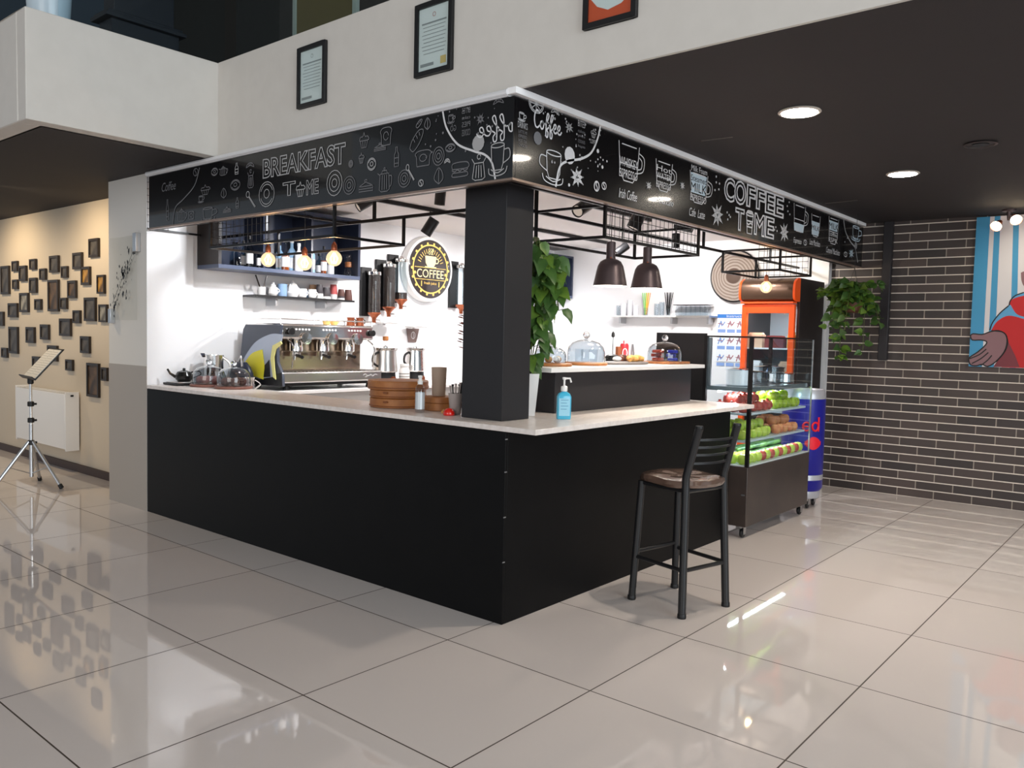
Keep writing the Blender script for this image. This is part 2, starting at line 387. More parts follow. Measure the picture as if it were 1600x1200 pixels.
# ================================================================ COUNTER
t = thing('bar_counter', 'long black panelled L-shaped bar counter standing on the tiles', 'counter', (0, 0, 0))
MB().box(0, 0, .0, .02, 4.06, 1.068).build('left_panel', m_black, t, bevel=.002)
MB().box(.02, 0, 0, 2.8, .02, 1.068).build('right_panel', m_black, t, bevel=.002)
MB().box(2.78, .02, 0, 2.8, .55, 1.068).build('end_panel', m_black, t, bevel=.002)
mb = MB().box(.45, .55, 0, .47, 4.05, 1.068).box(.47, .53, 0, 2.78, .55, 1.068)
mb.build('inner_panel', mat('white_board', srgb(220, 218, 214), .5), t)
for z in (.35, .6, .85, 1.03): MB().cbox((.004, -.001, z), (.018, .003, .006)).build('edge_clip', m_alu, t)
mb = MB()
pts = [(-.006, -.21), (2.77, -.21), (2.77, .57), (.47, .57), (.47, 4.055), (-.006, 4.055)]
fr = (Vector((0, 0, 1.07)), X, Y, Z)
mb.prism(pts, fr, .001, .031)
tag(mb.build('worktop', m_top, bevel=.003, smooth=False), 'pale laminate L-shaped worktop on the black bar counter', 'worktop')
# raised ledge
t = thing('raised_ledge', 'black raised ledge with white top standing on the worktop', 'shelf', (.8, .3, 1.102))
mb = MB().box(.82, .29, 1.102, 2.66, .31, 1.37).box(.82, .31, 1.102, .84, .56, 1.37).box(2.64, .31, 1.102, 2.66, .56, 1.37).box(.84, .54, 1.102, 2.64, .56, 1.37)
mb.build('body', m_pillar, t, bevel=.002)
MB().box(.66, .2, 1.371, 2.72, .74, 1.4).build('shelf_top', m_whitetop, t, bevel=.004)
tag(MB().box(.172, .18, 1.102, .42, .5, 2.795).build('pillar', m_pillar, bevel=.003), 'square matt black pillar rising from the worktop corner', 'pillar')
# back counter
t = thing('back_counter', 'white back counter along the kitchen wall under the machines', 'counter', (.5, 3.3, 0))
MB().box(.55, 3.36, 0, 5.2, 4.09, 1.03).build('body', mat('counter_body', srgb(200, 198, 196), .5), t)
MB().box(.48, 3.3, 1.03, 5.25, 4.095, 1.06).build('worktop', m_whitetop, t, bevel=.003)

# ================================================================ MENU BOARDS
BL = (Vector((-.024, 3.975, 2.43)), -Y, Z, -X)      # left board, u runs towards the corner
BR = (Vector((-.024, -.024, 2.43)), X, Z, -Y)       # right board
def L2(u, v): p = AX(u, v, -.024); return (3.975-p.y, p.z-2.43)
def R2(u, v): p = AY(u, v, -.024); return (p.x+.024, p.z-2.43)
# motifs in a unit square
def mug(): return [circ(.4, .85, .3, 16, ry=.07)+[(.7, .85)], [(.1, .85), (.14, .3), (.22, .12), (.58, .12), (.66, .3), (.7, .85)], spline([(.69, .7), (.92, .7), (.95, .45), (.66, .3)]),
                   spline([(.0, .2), (.05, .02), (.4, -.05), (.75, .02), (.85, .2)]), spline([(.1, .16), (.4, .04), (.7, .14)])]
def glass(h=True): return [[(.1, .95), (.16, .25), (.3, .05), (.6, .05), (.74, .25), (.8, .95)], [(.2, .9), (.7, .9)], [(.15, .45), (.75, .45)]]+([spline([(.8, .8), (.98, .7), (.95, .4), (.74, .3)]), spline([(.8, .7), (.9, .62), (.88, .45), (.76, .4)])] if h else [])
def anise():
    out = []
    for i in range(8):
        a = math.pi/4*i+.2; r = .5 if i % 2 else .42; c, s_ = math.cos(a), math.sin(a); p = (.5+r*c, .5+r*s_); q = .16
        out.append([(.5, .5), (.5+q*c-q*.45*s_, .5+q*s_+q*.45*c), p, (.5+q*c+q*.45*s_, .5+q*s_-q*.45*c), (.5, .5), p])
    return out
def bean(): return [circ(.5, .5, .3, 16, ry=.42)+[(.8, .5)], spline([(.5, .9), (.42, .65), (.58, .4), (.5, .1)])]
def donut(): return [circ(.5, .5, .45, 18)+[(.95, .5)], circ(.5, .52, .16, 12)+[(.66, .52)], circ(.5, .5, .36, 18, 20, 160), circ(.5, .5, .36, 10, 200, 330)]
def pot(): return [[(.2, .75), (.15, .1), (.3, .02), (.7, .02), (.85, .1), (.8, .75), (.2, .75)], [(.3, .75), (.35, .88), (.65, .88), (.7, .75)], circ(.5, .95, .05, 8), [(.2, .7), (.02, .8)], spline([(.8, .65), (1, .6), (.95, .25), (.84, .2)]), [(.35, .7), (.35, .1)], [(.5, .7), (.5, .1)], [(.65, .7), (.65, .1)]]
def spoon(): return [circ(.2, .82, .14, 12, ry=.17)+[(.34, .82)], [(.27, .68), (.8, .05)], [(.31, .7), (.86, .08)]]
def croissant(): return [spline([(.05, .3), (.3, .75), (.7, .75), (.95, .3), (.8, .35), (.5, .5), (.2, .35), (.05, .3)]), [(.35, .72), (.38, .46)], [(.5, .77), (.5, .5)], [(.65, .72), (.62, .46)]]
def cake(): return [[(.05, .5), (.5, .75), (.95, .5), (.95, .2), (.05, .2), (.05, .5), (.95, .5)], [(.05, .35), (.95, .35)], circ(.5, .82, .08, 8)]
def cupcake(): return [[(.2, .45), (.3, .05), (.7, .05), (.8, .45)], spline([(.12, .48), (.2, .7), (.4, .72), (.5, .95), (.6, .72), (.82, .7), (.88, .48), (.12, .48)]), [(.4, .43), (.43, .06)], [(.6, .43), (.57, .06)]]
def toast(): return [spline([(.15, .1), (.12, .6), (.05, .8), (.25, .95), (.75, .95), (.95, .8), (.88, .6), (.85, .1)]), [(.15, .1), (.85, .1)], circ(.5, .55, .2, 12)]
def jug(): return [[(.1, .9), (.25, .7), (.15, .1), (.3, .02), (.7, .02), (.85, .1), (.75, .7), (.9, .9)], [(.25, .7), (.75, .7)], [(.38, .6), (.34, .12)], [(.5, .62), (.5, .1)], [(.62, .6), (.66, .12)], circ(.5, .95, .1, 10)]
def sandwich(): return [spline([(.05, .55), (.1, .85), (.9, .85), (.95, .55), (.05, .55)]), spline([(.02, .5), (.2, .42), (.35, .5), (.5, .42), (.65, .5), (.8, .42), (.98, .5)]), [(.06, .35), (.94, .35)], spline([(.06, .32), (.1, .15), (.9, .15), (.94, .32)])]
def roll(): return [circ(.5, .5, .45, 16)+[(.95, .5)], circ(.5, .5, .3, 14)+[(.8, .5)], circ(.5, .5, .15, 10)+[(.65, .5)]]
def bottle(): return [[(.3, .05), (.3, .6), (.42, .75), (.42, .95), (.58, .95), (.58, .75), (.7, .6), (.7, .05), (.3, .05)], [(.3, .45), (.7, .45)], [(.3, .2), (.7, .2)]]
def bread(): return [spline([(.05, .2), (.2, .5), (.6, .85), (.9, .9), (.95, .75), (.7, .35), (.3, .05), (.05, .2)]), [(.3, .55), (.4, .42)], [(.48, .7), (.58, .55)], [(.66, .82), (.74, .66)]]
def citrus(): return [circ(.5, .5, .48, 20)+[(.98, .5)], circ(.5, .5, .4, 18)+[(.9, .5)]]+[[(.5, .5), (.5+.4*math.cos(a*math.pi/4), .5+.4*math.sin(a*math.pi/4))] for a in range(8)]
def leafm(): return [spline([(.5, .02), (.15, .35), (.3, .8), (.5, .98), (.75, .7), (.8, .3), (.5, .02)]), [(.5, .02), (.5, .9)]]
def togo(): return [[(.2, .8), (.3, .02), (.7, .02), (.8, .8)], circ(.5, .84, .34, 14, ry=.07)+[(.84, .84)], circ(.5, .93, .26, 12, ry=.05)+[(.76, .93)], [(.24, .55), (.76, .55)], [(.27, .3), (.73, .3)], spline([(.27, .45), (.4, .4), (.6, .48), (.73, .42)])]
def put(mb, mot, fr, box, w=.004, flip=False, k=None):
    u0, v0, u1, v1 = box
    for pl in mot:
        mb.stroke([((u1-(u1-u0)*p[0]) if flip else (u0+(u1-u0)*p[0]), v0+(v1-v0)*p[1]) for p in pl], fr, w, .0012+random.random()*.0006, k=k)
def coffee_script():
    S = [spline([(.80, 1.35), (.66, 1.52), (.42, 1.6), (.18, 1.3), (.1, .75), (.24, .25), (.5, .12), (.8, .32), (.95, .5)], 6),
         spline([(1.22, .8), (1.0, .7), (.95, .35), (1.1, .12), (1.32, .22), (1.38, .58), (1.22, .8), (1.35, .62), (1.6, .62)], 6)]
    for dx in (0, .6): S.append(spline([(1.55+dx, .55), (1.92+dx, 1.0), (2.1+dx, 1.45), (1.92+dx, 1.6), (1.78+dx, 1.1), (1.72+dx, 0), (1.76+dx, -.4), (1.96+dx, -.42), (2.02+dx, -.05), (1.86+dx, .2), (2.15+dx, .45)], 6))
    for dx in (0, .6): S.append(spline([(2.72+dx, .38), (3.06+dx, .5), (3.14+dx, .8), (2.94+dx, .86), (2.8+dx, .5), (2.94+dx, .14), (3.22+dx, .16), (3.4+dx, .42)], 6))
    return S
random.seed(4)
# ---- left board
t = thing('menu_board', 'glossy black chalk menu board reading BREAKFAST TIME on the left face', 'sign', (0, 2, 2.43))
MB().box(-.022, -.0215, 2.43, 0, 3.975, 2.858).build('panel', m_board, t, bevel=.001)
mb = MB().box(-.032, .012, 2.859, 0, 3.99, 2.899)
mb.tube([(-.032, 3.99, 2.88), (-.032, .012, 2.88)], .018, 10)
mb.build('top_trim', m_mirror_trim, t)
mb = MB().box(-.03, .005, 2.418, .004, 3.98, 2.43); mb.build('bottom_trim', mat('bottom_trim', srgb(150, 130, 118), .35, metal=.6), t)
mb = MB()
def Lbox(u0, v0, u1, v1):
    a = L2(u0, v0); b = L2(u1, v1); m_ = L2((u0+u1)/2, (v0+v1)/2); h = L2((u0+u1)/2, v0)[1]-L2((u0+u1)/2, v1)[1]
    return (a[0], m_[1]-h/2, b[0], m_[1]+h/2)
def Rbox(u0, v0, u1, v1):
    a = R2(u0, v0); b = R2(u1, v1); m_ = R2((u0+u1)/2, (v0+v1)/2); h = R2((u0+u1)/2, v0)[1]-R2((u0+u1)/2, v1)[1]
    return (a[0], m_[1]-h/2, b[0], m_[1]+h/2)
b_ = Lbox(411, 235, 540, 268); mb.text('BREAKFAST', BL, b_[0], b_[2], b_[1], b_[3], outline=.022)
b_ = Lbox(442, 284, 462, 306); mb.text('T', BL, b_[0], b_[2], b_[1], b_[3], outline=.02)
put(mb, cupcake(), BL, Lbox(461, 283, 478, 308), .006)
b_ = Lbox(479, 280, 498, 304); mb.text('ME', BL, b_[0], b_[2], b_[1], b_[3], outline=.02)
mb.build('lettering', m_chalkdim, t)
mb = MB()
for mot, bx4, k in ((jug(), (735, 243, 762, 282), 0), (sandwich(), (706, 250, 732, 280), 1), (croissant(), (694, 246, 704, 258), 0), (roll(), (676, 228, 695, 260), 1), (donut(), (696, 224, 712, 238), 1),
    (toast(), (648, 234, 675, 262), 1), (bread(), (640, 200, 662, 238), 1), (leafm(), (662, 184, 675, 203), 1), (bread(), (650, 186, 660, 200), 1), (bottle(), (612, 228, 628, 262), 1), (cake(), (584, 222, 604, 238), 1),
    (toast(), (594, 198, 613, 230), 1), (cupcake(), (560, 206, 578, 232), 1), (donut(), (574, 246, 588, 267), 0), (cake(), (560, 278, 584, 304), 1), (pot(), (590, 262, 612, 300), 1), (roll(), (622, 264, 642, 294), 1),
    (spoon(), (634, 256, 650, 284), 0), (bean(), (652, 280, 664, 292), 0), (leafm(), (676, 262, 696, 288), 1), (roll(), (510, 264, 536, 308), 0), (roll(), (536, 274, 556, 305), 1), (donut(), (404, 282, 430, 325), 0),
    (spoon(), (384, 298, 402, 326), 0), (bottle(), (366, 308, 376, 326), 1), (bottle(), (364, 254, 376, 273), 0), (croissant(), (384, 252, 398, 265), 1), (donut(), (360, 280, 376, 298), 1), (jug(), (386, 266, 398, 294), 1),
    (pot(), (342, 260, 356, 274), 1), (mug(), (315, 322, 340, 344), 1), (donut(), (330, 262, 341, 275), 1), (cupcake(), (312, 288, 330, 305), 1), (bean(), (300, 262, 312, 276), 1), (pot(), (276, 326, 292, 346), 1),
    (bottle(), (258, 310, 266, 346), 1), (leafm(), (344, 294, 356, 310), 1), (mug(), (310, 305, 320, 316), 1), (cake(), (348, 322, 362, 334), 1), (roll(), (545, 250, 552, 262), 1), (cupcake(), (560, 238, 570, 256), 1), (toast(), (294, 330, 304, 344), 1)):
    put(mb, mot, BL, Lbox(*bx4), .0055, k=k)
for pl in (spline([L2(692, 174), L2(698, 200), L2(715, 225), L2(740, 236), L2(758, 242), L2(769, 255), L2(774, 280)], 8),):
    mb.stroke(pl, BL, .012, k=2)
mb.stroke(spline([L2(312, 262), L2(304, 290), L2(286, 312), L2(274, 325), L2(270, 352)], 6), BL, .01, k=1)
# mirrored corner artwork
sc = Lbox(762, 168, 800, 210)
S = coffee_script(); cv0 = L2(787, 219)[1]; cv1 = L2(787, 178)[1]
for pl in S:
    PL = [(3.995-(p[0]-1.05)*.088, cv0+(p[1]+.45)/2.05*(cv1-cv0)) for p in pl]; PL = [p for p in PL if p[0] < 3.992]
    mb.stroke(PL, BL, .0075, .0015, k=3)
put(mb, mug(), BL, (3.83, .03, 3.985, .21), .006, flip=False, k=0)
put(mb, anise(), BL, Lbox(744, 176, 758, 196), .004, k=1)
for bx4, tx in (((722, 168, 735, 177), 'BITES'), ((722, 181, 735, 186), 'cake'), ((722, 190, 735, 198), 'PIES'), ((722, 202, 735, 212), 'COOKIES'), ((704, 196, 713, 205), 'GO')):
    b_ = Lbox(*bx4); mb.text(tx, BL, b_[0], b_[2], b_[1], b_[3], mirror=True, k=1)
mb.flat(circ(*( (Lbox(738, 215, 757, 232)[0]+Lbox(738, 215, 757, 232)[2])/2, (Lbox(738, 215, 757, 232)[1]+Lbox(738, 215, 757, 232)[3])/2), .045, 12), BL, .0012, k=0)
put(mb, mug(), BL, Lbox(700, 178, 712, 192), .004, k=1)
put(mb, croissant(), BL, Lbox(770, 152, 788, 166), .004, k=1)
for i in range(34):
    u = random.uniform(3.33, 3.95); v = random.uniform(.18, .44); mb.flat(circ(u, v, random.uniform(.003, .008), 6), BL, .001, k=1)
b_ = Lbox(253, 284, 275, 298); mb.text('Coffee', BL, b_[0], b_[2], b_[1], b_[3], k=1, shear=.3)
mb.build('chalk_drawing', [m_chalkdim, m_chalkfaint, m_chalk, m_chalk], t, smooth=False)
# ---- right board
t = thing('menu_board', 'glossy black chalk menu board reading COFFEE TIME on the right face', 'sign', (2.9, 0, 2.43))
XR = 5.875
MB().box(.0005, -.022, 2.43, XR, 0, 2.858).build('panel', m_board, t, bevel=.001)
mb = MB().box(-.04, -.048, 2.866, XR, .011, 2.899); mb.build('top_trim', mat('bright_trim', srgb(252, 252, 254), .5), t)
MB().box(-.03, -.03, 2.418, XR, .004, 2.43).build('bottom_trim', MAT['bottom_trim'], t)
mb = MB()
b_ = Rbox(1133, 282, 1222, 328)
def outl(tx, x0, y0, x1, y1, k=0, o=.02):
    q = Rbox(x0, y0, x1, y1); mb.text(tx, BR, q[0], q[2], q[1], q[3], outline=o, k=k)
for ch, q in zip('COFFEE', ((1132, 277, 1147, 316), (1148, 282, 1165, 321), (1167, 289, 1180, 325), (1182, 295, 1195, 329), (1196, 300, 1210, 335), (1210, 305, 1224, 340))): outl(ch, *q, o=.03)
for ch, q in zip('TME', ((1149, 325, 1162, 361), (1179, 334, 1194, 369), (1196, 339, 1209, 373))): outl(ch, *q, o=.03)
put(mb, togo(), BR, Rbox(1163, 329, 1179, 366), .012)
mb.build('lettering', m_chalk, t)
mb = MB()
def rtext(tx, x0, y0, x1, y1, k=0, shear=0, outline=0):
    q = Rbox(x0, y0, x1, y1); mb.text(tx, BR, q[0], q[2], q[1], q[3], k=k, shear=shear, outline=outline)
S = coffee_script(); q = Rbox(835, 178, 877, 215)
for pl in S: mb.stroke([(q[0]+(q[2]-q[0])*(p[0]-.1)/3.9, q[1]+(q[3]-q[1])*(p[1]+.45)/2.05) for p in pl], BR, .0095, .0015, k=0)
rtext('DRINKS', 809, 191, 824, 201, 1); 
for i, tx in enumerate(('LATTE MI', 'ESPRESSO', 'HOT TEA', 'CHOCO')): rtext(tx, 810, 204+i*7, 823, 209+i*7, 2)
put(mb, mug(), BR, Rbox(810, 175, 822, 189), .005, k=1); put(mb, citrus(), BR, Rbox(826, 148, 849, 177), .006, k=1)
put(mb, mug(), BR, Rbox(842, 230, 879, 285), .006, flip=True, k=0); put(mb, croissant(), BR, Rbox(860, 168, 874, 182), .004, k=1)
put(mb, anise(), BR, Rbox(882, 190, 896, 208), .004, k=1); rtext('BITES', 903, 189, 914, 199, 1)
for i, tx in enumerate(('cakes', 'pies', 'COOKIES', 'bagels')): rtext(tx, 903, 203+i*8, 914, 208+i*8, 2)
put(mb, cupcake(), BR, Rbox(922, 201, 932, 216), .004, k=1); rtext('COFFEE', 922, 218, 931, 225, 1)
q = R2(890, 243); mb.flat(circ(q[0], q[1], .05, 12), BR, .0012, k=0)
q = R2(840, 216); mb.flat(circ(q[0], q[1], .036, 12), BR, .0012, k=2)
mb.stroke(spline([R2(938, 195), R2(934, 215), R2(924, 238), R2(908, 248), R2(886, 252), R2(874, 262), R2(868, 292)], 8), BR, .014, k=0)
for i in range(46):
    u = random.uniform(.25, .82); v = random.uniform(.12, .44)
    mb.flat(circ(u, v, random.uniform(.003, .008), 6), BR, .001, k=1)
put(mb, anise(), BR, Rbox(890, 260, 913, 294), .007, k=0)
put(mb, bean(), BR, Rbox(926, 282, 938, 300), .008, k=0); put(mb, bean(), BR, Rbox(938, 284, 949, 297), .006, k=0)
for u, v, r in ((934, 236, .013), (934, 249, .006), (938, 246, .005), (942, 250, .006), (948, 252, .007), (934, 260, .006), (941, 261, .011), (889, 289, .01)):
    q = R2(u, v); mb.flat(circ(q[0], q[1], r, 8), BR, .0012, k=0)
def gl(x0, y0, x1, y1, words, fill=None, cap=None, capbox=None, h=True):
    bb = Rbox(x0, y0, x1, y1); put(mb, glass(h), BR, bb, .007, k=0)
    for tx, r0, r1, k in words:
        wd = bb[2]-bb[0]; ht = bb[3]-bb[1]; mb.text(tx, BR, bb[0]+wd*.14, bb[2]-wd*.24, bb[1]+ht*r0, bb[1]+ht*r1, k=k, d=.0018)
    if fill:
        wd = bb[2]-bb[0]; ht = bb[3]-bb[1]
        mb.flat([(bb[0]+wd*a, bb[1]+ht*b) for a, b in ((.13, fill[1]), (.17, fill[0]), (.71, fill[0]), (.76, fill[1]))], BR, .001, k=3)
    if cap: rtext(cap, *capbox, 0, .25)
gl(962, 222, 1006, 288, [('WHISKEY', .38, .6, 0), ('ESPRESSO', .12, .32, 0)], cap='Irish Coffee', capbox=(967, 297, 995, 312))
gl(1021, 250, 1056, 302, [('Hot', .62, .8, 0), ('WATER', .4, .58, 0), ('ESPRESSO', .12, .32, 0)], cap='Americano', capbox=(1026, 309, 1052, 320))
gl(1074, 268, 1112, 321, [('MILK', .36, .62, 4), ('ESPRESSO', .08, .28, 0), ('Milk Foam', .95, 1.12, 0), ('Steamed', .66, .84, 4)], fill=(.32, .9), cap='Cafe  Latte', capbox=(1077, 327, 1101, 340))
gl(1238, 318, 1262, 365, [], fill=(.05, .32), cap='Espresso', capbox=(1240, 372, 1252, 383))
gl(1266, 334, 1284, 372, [('MILK', .3, .5, 4)], fill=(.1, .66), cap='Latte Macchiato', capbox=(1265, 375, 1281, 384), h=False)
gl(1293, 338, 1313, 384, [('MILK', .55, .75, 4), ('coffee', .3, .45, 0), ('ESPR', .1, .25, 0)], fill=(.5, .82), cap='Caramel Macchiato', capbox=(1291, 388, 1312, 397), h=False)
for bx4, w_ in (((1111, 316, 1130, 356), .008), ((1218, 346, 1232, 380), .008), ((1009, 283, 1018, 297), .005), ((1062, 283, 1070, 297), .005)): put(mb, anise(), BR, Rbox(*bx4), w_, k=0)
put(mb, bean(), BR, Rbox(1254, 374, 1262, 384), .006, k=0); put(mb, bean(), BR, Rbox(1317, 393, 1325, 402), .006, k=0)
for u, v in ((1119, 276), (1119, 285), (1124, 287), (1117, 297), (1123, 296), (1120, 266), (1136, 332), (1139, 336), (1137, 343), (1141, 339), (1212, 355), (1214, 361), (1210, 359), (1233, 316), (1230, 322), (1231, 330), (1234, 335), (1322, 365), (1324, 372), (1320, 378)):
    q = R2(u, v); mb.flat(circ(q[0], q[1], .009, 8), BR, .0012, k=0)
mb.stroke(spline([R2(1318, 343), R2(1321, 362), R2(1329, 378), R2(1336, 388), R2(1340, 410)], 6), BR, .016, k=1)
put(mb, mug(), BR, Rbox(1331, 352, 1346, 376), .01, k=3); q = R2(1337, 384); mb.flat(circ(q[0], q[1], .04, 10), BR, .0012, k=1)
put(mb, anise(), BR, Rbox(1326, 388, 1334, 404), .008, k=3)
for bx4 in ((826, 256, 833, 264), (1125, 264, 1125, 264)): pass
mb.build('chalk_drawing', [m_chalk, m_chalkdim, m_chalkfaint, m_chalkblue, m_board], t, smooth=False)
MB().box(R2(1124, 300)[0]-.0245-.001, -.0235, 2.43, R2(1124, 300)[0]-.0225, -.0219, 2.858).build('seam', m_rubber, t)

# ================================================================ HANGING STEEL FRAMES
def rect_loop(mb, x0, y0, x1, y1, z, w):
    mb.bar((x0-w/2, y0, z), (x1+w/2, y0, z), w); mb.bar((x0-w/2, y1, z), (x1+w/2, y1, z), w)
    mb.bar((x0, y0, z), (x0, y1, z), w); mb.bar((x1, y0, z), (x1, y1, z), w)
t = thing('ceiling_frame', 'thin black square tube frame running behind both menu boards', 'frame', (.67, .6, 2.43))
mb = MB().bar((.67, .6, 2.43), (.67, 4.09, 2.43), .022).bar((.66, .6, 2.43), (5.7, .6, 2.43), .022)
mb.build('inner_rail', m_steel, t)
mb = MB().bar((.03, .02, 2.43), (.03, 4.05, 2.43), .022).bar((.03, .05, 2.43), (5.75, .05, 2.43), .022); mb.build('outer_rail', m_steel, t)
mb = MB()
for p in ((.03, 4.04, .67, 4.04), (.03, 2.2, .67, 2.2), (2.2, .05, 2.2, .6), (3.76, .05, 3.76, .6), (4.5, .05, 4.5, .6), (.98, .05, .98, .6)): mb.bar((p[0], p[1], 2.43), (p[2], p[3], 2.43), .016)
mb.build('cross_bar', m_steel, t)
for x, y in ((.67, 1.9), (.67, .9), (.67, 3.3), (.97, .6), (2.3, .6), (3.4, .6), (4.9, .6)):
    MB().bar((x, y, 2.43), (x, y, 2.8), .02).build('hanger', m_steel, t)
def rack(name, label, x0, y0, x1, y1, z0, meshes):
    t = thing(name, label, 'rack', (x0, y0, z0), 'hanging racks under the ceiling frame')
    mb = MB(); rect_loop(mb, x0, y0, x1, y1, z0, .018); mb.build('bottom_loop', m_steel, t)
    for x in (x0, x1):
        for y in (y0, y1): MB().bar((x, y, z0), (x, y, 2.42), .018).build('post', m_steel, t)
    for (ax, c, a, b) in meshes:
        mb = MB(); n = int((b-a)/.055)
        for i in range(n+1):
            q = a+(b-a)*i/n; P = (c, q) if ax == 'x' else (q, c); mb.tube([(*P, z0), (*P, 2.64)], .0022, 4)
        for j in range(7):
            z = z0+.06*j+.02; A = (c, a) if ax == 'x' else (a, c); B = (c, b) if ax == 'x' else (b, c); mb.tube([(*A, z), (*B, z)], .0022, 4)
        mb.build('wire_mesh', m_steel, t)
rack('hanging_rack', 'black open wire rack hanging above left counter with three bulbs', .04, 1.56, .655, 3.10, 2.228, [('x', .04, 2.3, 3.1), ('y', 3.1, .04, .3)])
rack('hanging_rack', 'black open wire rack hanging right of pillar with two pendant lamps', .955, .035, 2.21, .585, 2.228, [('y', .035, .955, 2.21)])
rack('hanging_rack', 'black open wire rack hanging near the orange fridge with one bulb', 3.77, .035, 4.52, .585, 2.24, [('x', 4.52, .06, .56)])
# wire grid on the left end of the frame
mb = MB()
for i in range(6): mb.tube([(.0+.012*i*3, 4.045, 2.43), (.0+.012*i*3, 4.045, 2.88)], .002, 4)
for j in range(9): mb.tube([(-.004, 4.045, 2.44+.055*j), (.19, 4.045, 2.44+.055*j)], .002, 4)
tag(mb.build('wire_grid', m_steel), 'small black wire grid at far left end of menu board', 'grid')

# ================================================================ LAMPS
def bulb_lamp(u, v, label, x=None, y=None, zt=2.79):
    p = AX(u, v, x) if x is not None else AY(u, v, y)
    c = Vector(p); t = thing('pendant_bulb', label, 'lamp', c, 'globe filament bulbs')
    mb = MB().tube([c+Z*.10, (c.x, c.y, zt)], .003, 6); mb.build('cord', m_rubber, t)
    prof = [(.018, .045), (.021, .05), (.022, .075), (.020, .08), (.021, .09), (.013, .105), (.006, .115)]
    MB().lathe(prof, c, 16).build('socket', m_copper, t)
    pr = [(1e-6, -.06)]+[(.056*math.sin(a), -.056*math.cos(a)-.004) for a in [math.pi*i/12 for i in range(1, 11)]]+[(.017, .055)]
    MB().open_lathe(pr, c, 20).build('bulb_glass', m_bulbglass, t)
    mb = MB()
    for k in range(6):
        a = k*math.pi/3; mb.tube([c+Vector((.006*math.cos(a), .006*math.sin(a), .035)), c+Vector((.03*math.cos(a), .03*math.sin(a), -.005)), c+Vector((.014*math.cos(a), .014*math.sin(a), -.04))], .0026, 5)
    mb.build('filament', m_bulb, t)
    L = point('bulb_light', c, 5, .03, (1, .72, .45)); return t
bulb_lamp(419, 405, 'lit globe filament bulb with copper socket, leftmost above coffee machine', x=.33)
bulb_lamp(476, 410, 'lit globe filament bulb with copper socket, middle above coffee machine', x=.33)
bulb_lamp(522, 403, 'lit globe filament bulb with copper socket, rightmost above coffee machine', x=.33)
bulb_lamp(1197, 448, 'lit globe filament bulb hanging in front of the orange fridge', y=.3)
def pendant(u, v, label):
    c = AY(u, v, .3)   # centre of the rim
    t = thing('pendant_lamp', label, 'lamp', c, 'bell shaped pendant lamps')
    pr = [(.118, 0), (.112, .03), (.098, .10), (.088, .14), (.072, .168), (.05, .182), (.034, .188), (.032, .20), (.032, .30), (.028, .305), (.006, .306)]
    prin = [(r-.004, z) for r, z in pr[:6]]
    MB().open_lathe(pr, c, 32).build('shade', m_bronze, t)
    MB().open_lathe([(.118, 0)]+prin+[(.001, .176)], c, 32).build('inner_shade', m_shade_in, t)
    MB().tube([c+Z*.30, (c.x, c.y, 2.79)], .003, 6).build('cord', m_rubber, t)
    MB().sphere(c+Z*.07, .03, 12).build('bulb', m_glow, t)
    MB().sphere(c+Vector((-.028, -.02, .192)), .006, 8).build('switch', m_copper, t)
    spot('pendant_beam', c+Z*.02, c-Z, 18, 120, .6, .04, (1, .92, .82))
pendant(953, 447, 'bronze bell pendant lamp, left one of the pair right of pillar')
pendant(1010, 451, 'bronze bell pendant lamp, right one of the pair right of pillar')
def downlight(x, y, label, glow=True):
    t = thing('downlight', label, 'lamp', (x, y, 2.89), 'round recessed ceiling downlights')
    MB().lathe([(.115, -.002), (.118, -.008), (.108, -.014), (.098, -.012), (.096, 0)], (x, y, 2.9), 32).build('rim', mat('rim_white', srgb(200, 190, 180), .4), t)
    MB().lathe([(.0001, -.0135), (.098, -.0135), (.098, -.006), (.0001, -.006)], (x, y, 2.9), 32).build('diffuser', m_glow if glow else m_rubber, t)
downlight(1.25, -1.06, 'round lit ceiling downlight nearer the camera on dark ceiling')
downlight(3.33, -1.07, 'round lit ceiling downlight farther away towards the brick wall')
p = AZ(1532, 224, 2.9)
t = thing('ceiling_speaker', 'unlit dark round ceiling fitting right of the two downlights', 'speaker', (p.x, p.y, 2.89))
MB().lathe([(.09, 0), (.1, -.01), (.085, -.014), (.08, -.006), (.0001, -.006)], (p.x, p.y, 2.9), 24).build('ring', mat('dark_ring', srgb(60, 54, 54), .5), t)
MB().lathe([(.0001, -.012), (.05, -.012), (.05, -.007), (.0001, -.007)], (p.x, p.y, 2.9), 20).build('centre', m_rubber, t)
c = Vector((5.62, -1.42, 2.80))
t = thing('spotlight_cluster', 'lit twin spotlight fitting on ceiling above the mural', 'lamp', c)
MB().lathe([(.06, .1), (.06, .085), (.02, .08), (.012, .0)], c, 16).build('base', m_bronze, t)
for dx, dy, dz in ((-.02, .08, -.03), (0, -.05, .02)):
    q = c+Vector((dx, dy, dz)); d = Vector((-.7, .3 if dy > 0 else -.4, -.6)).normalized(); rot = d.to_track_quat('Z', 'Y').to_matrix().to_4x4()
    h = MB().open_lathe([(.02, -.04), (.035, 0), (.05, .05)], q, 16, rot).build('lamp_head', m_copper, t)
    MB().lathe([(1e-4, .03), (.046, .03), (.046, .045), (1e-4, .048)], q, 16, rot).build('lens', mat('warm_glow', (1, 1, 1), .4, emit=(1, .78, .5), estr=25), h)
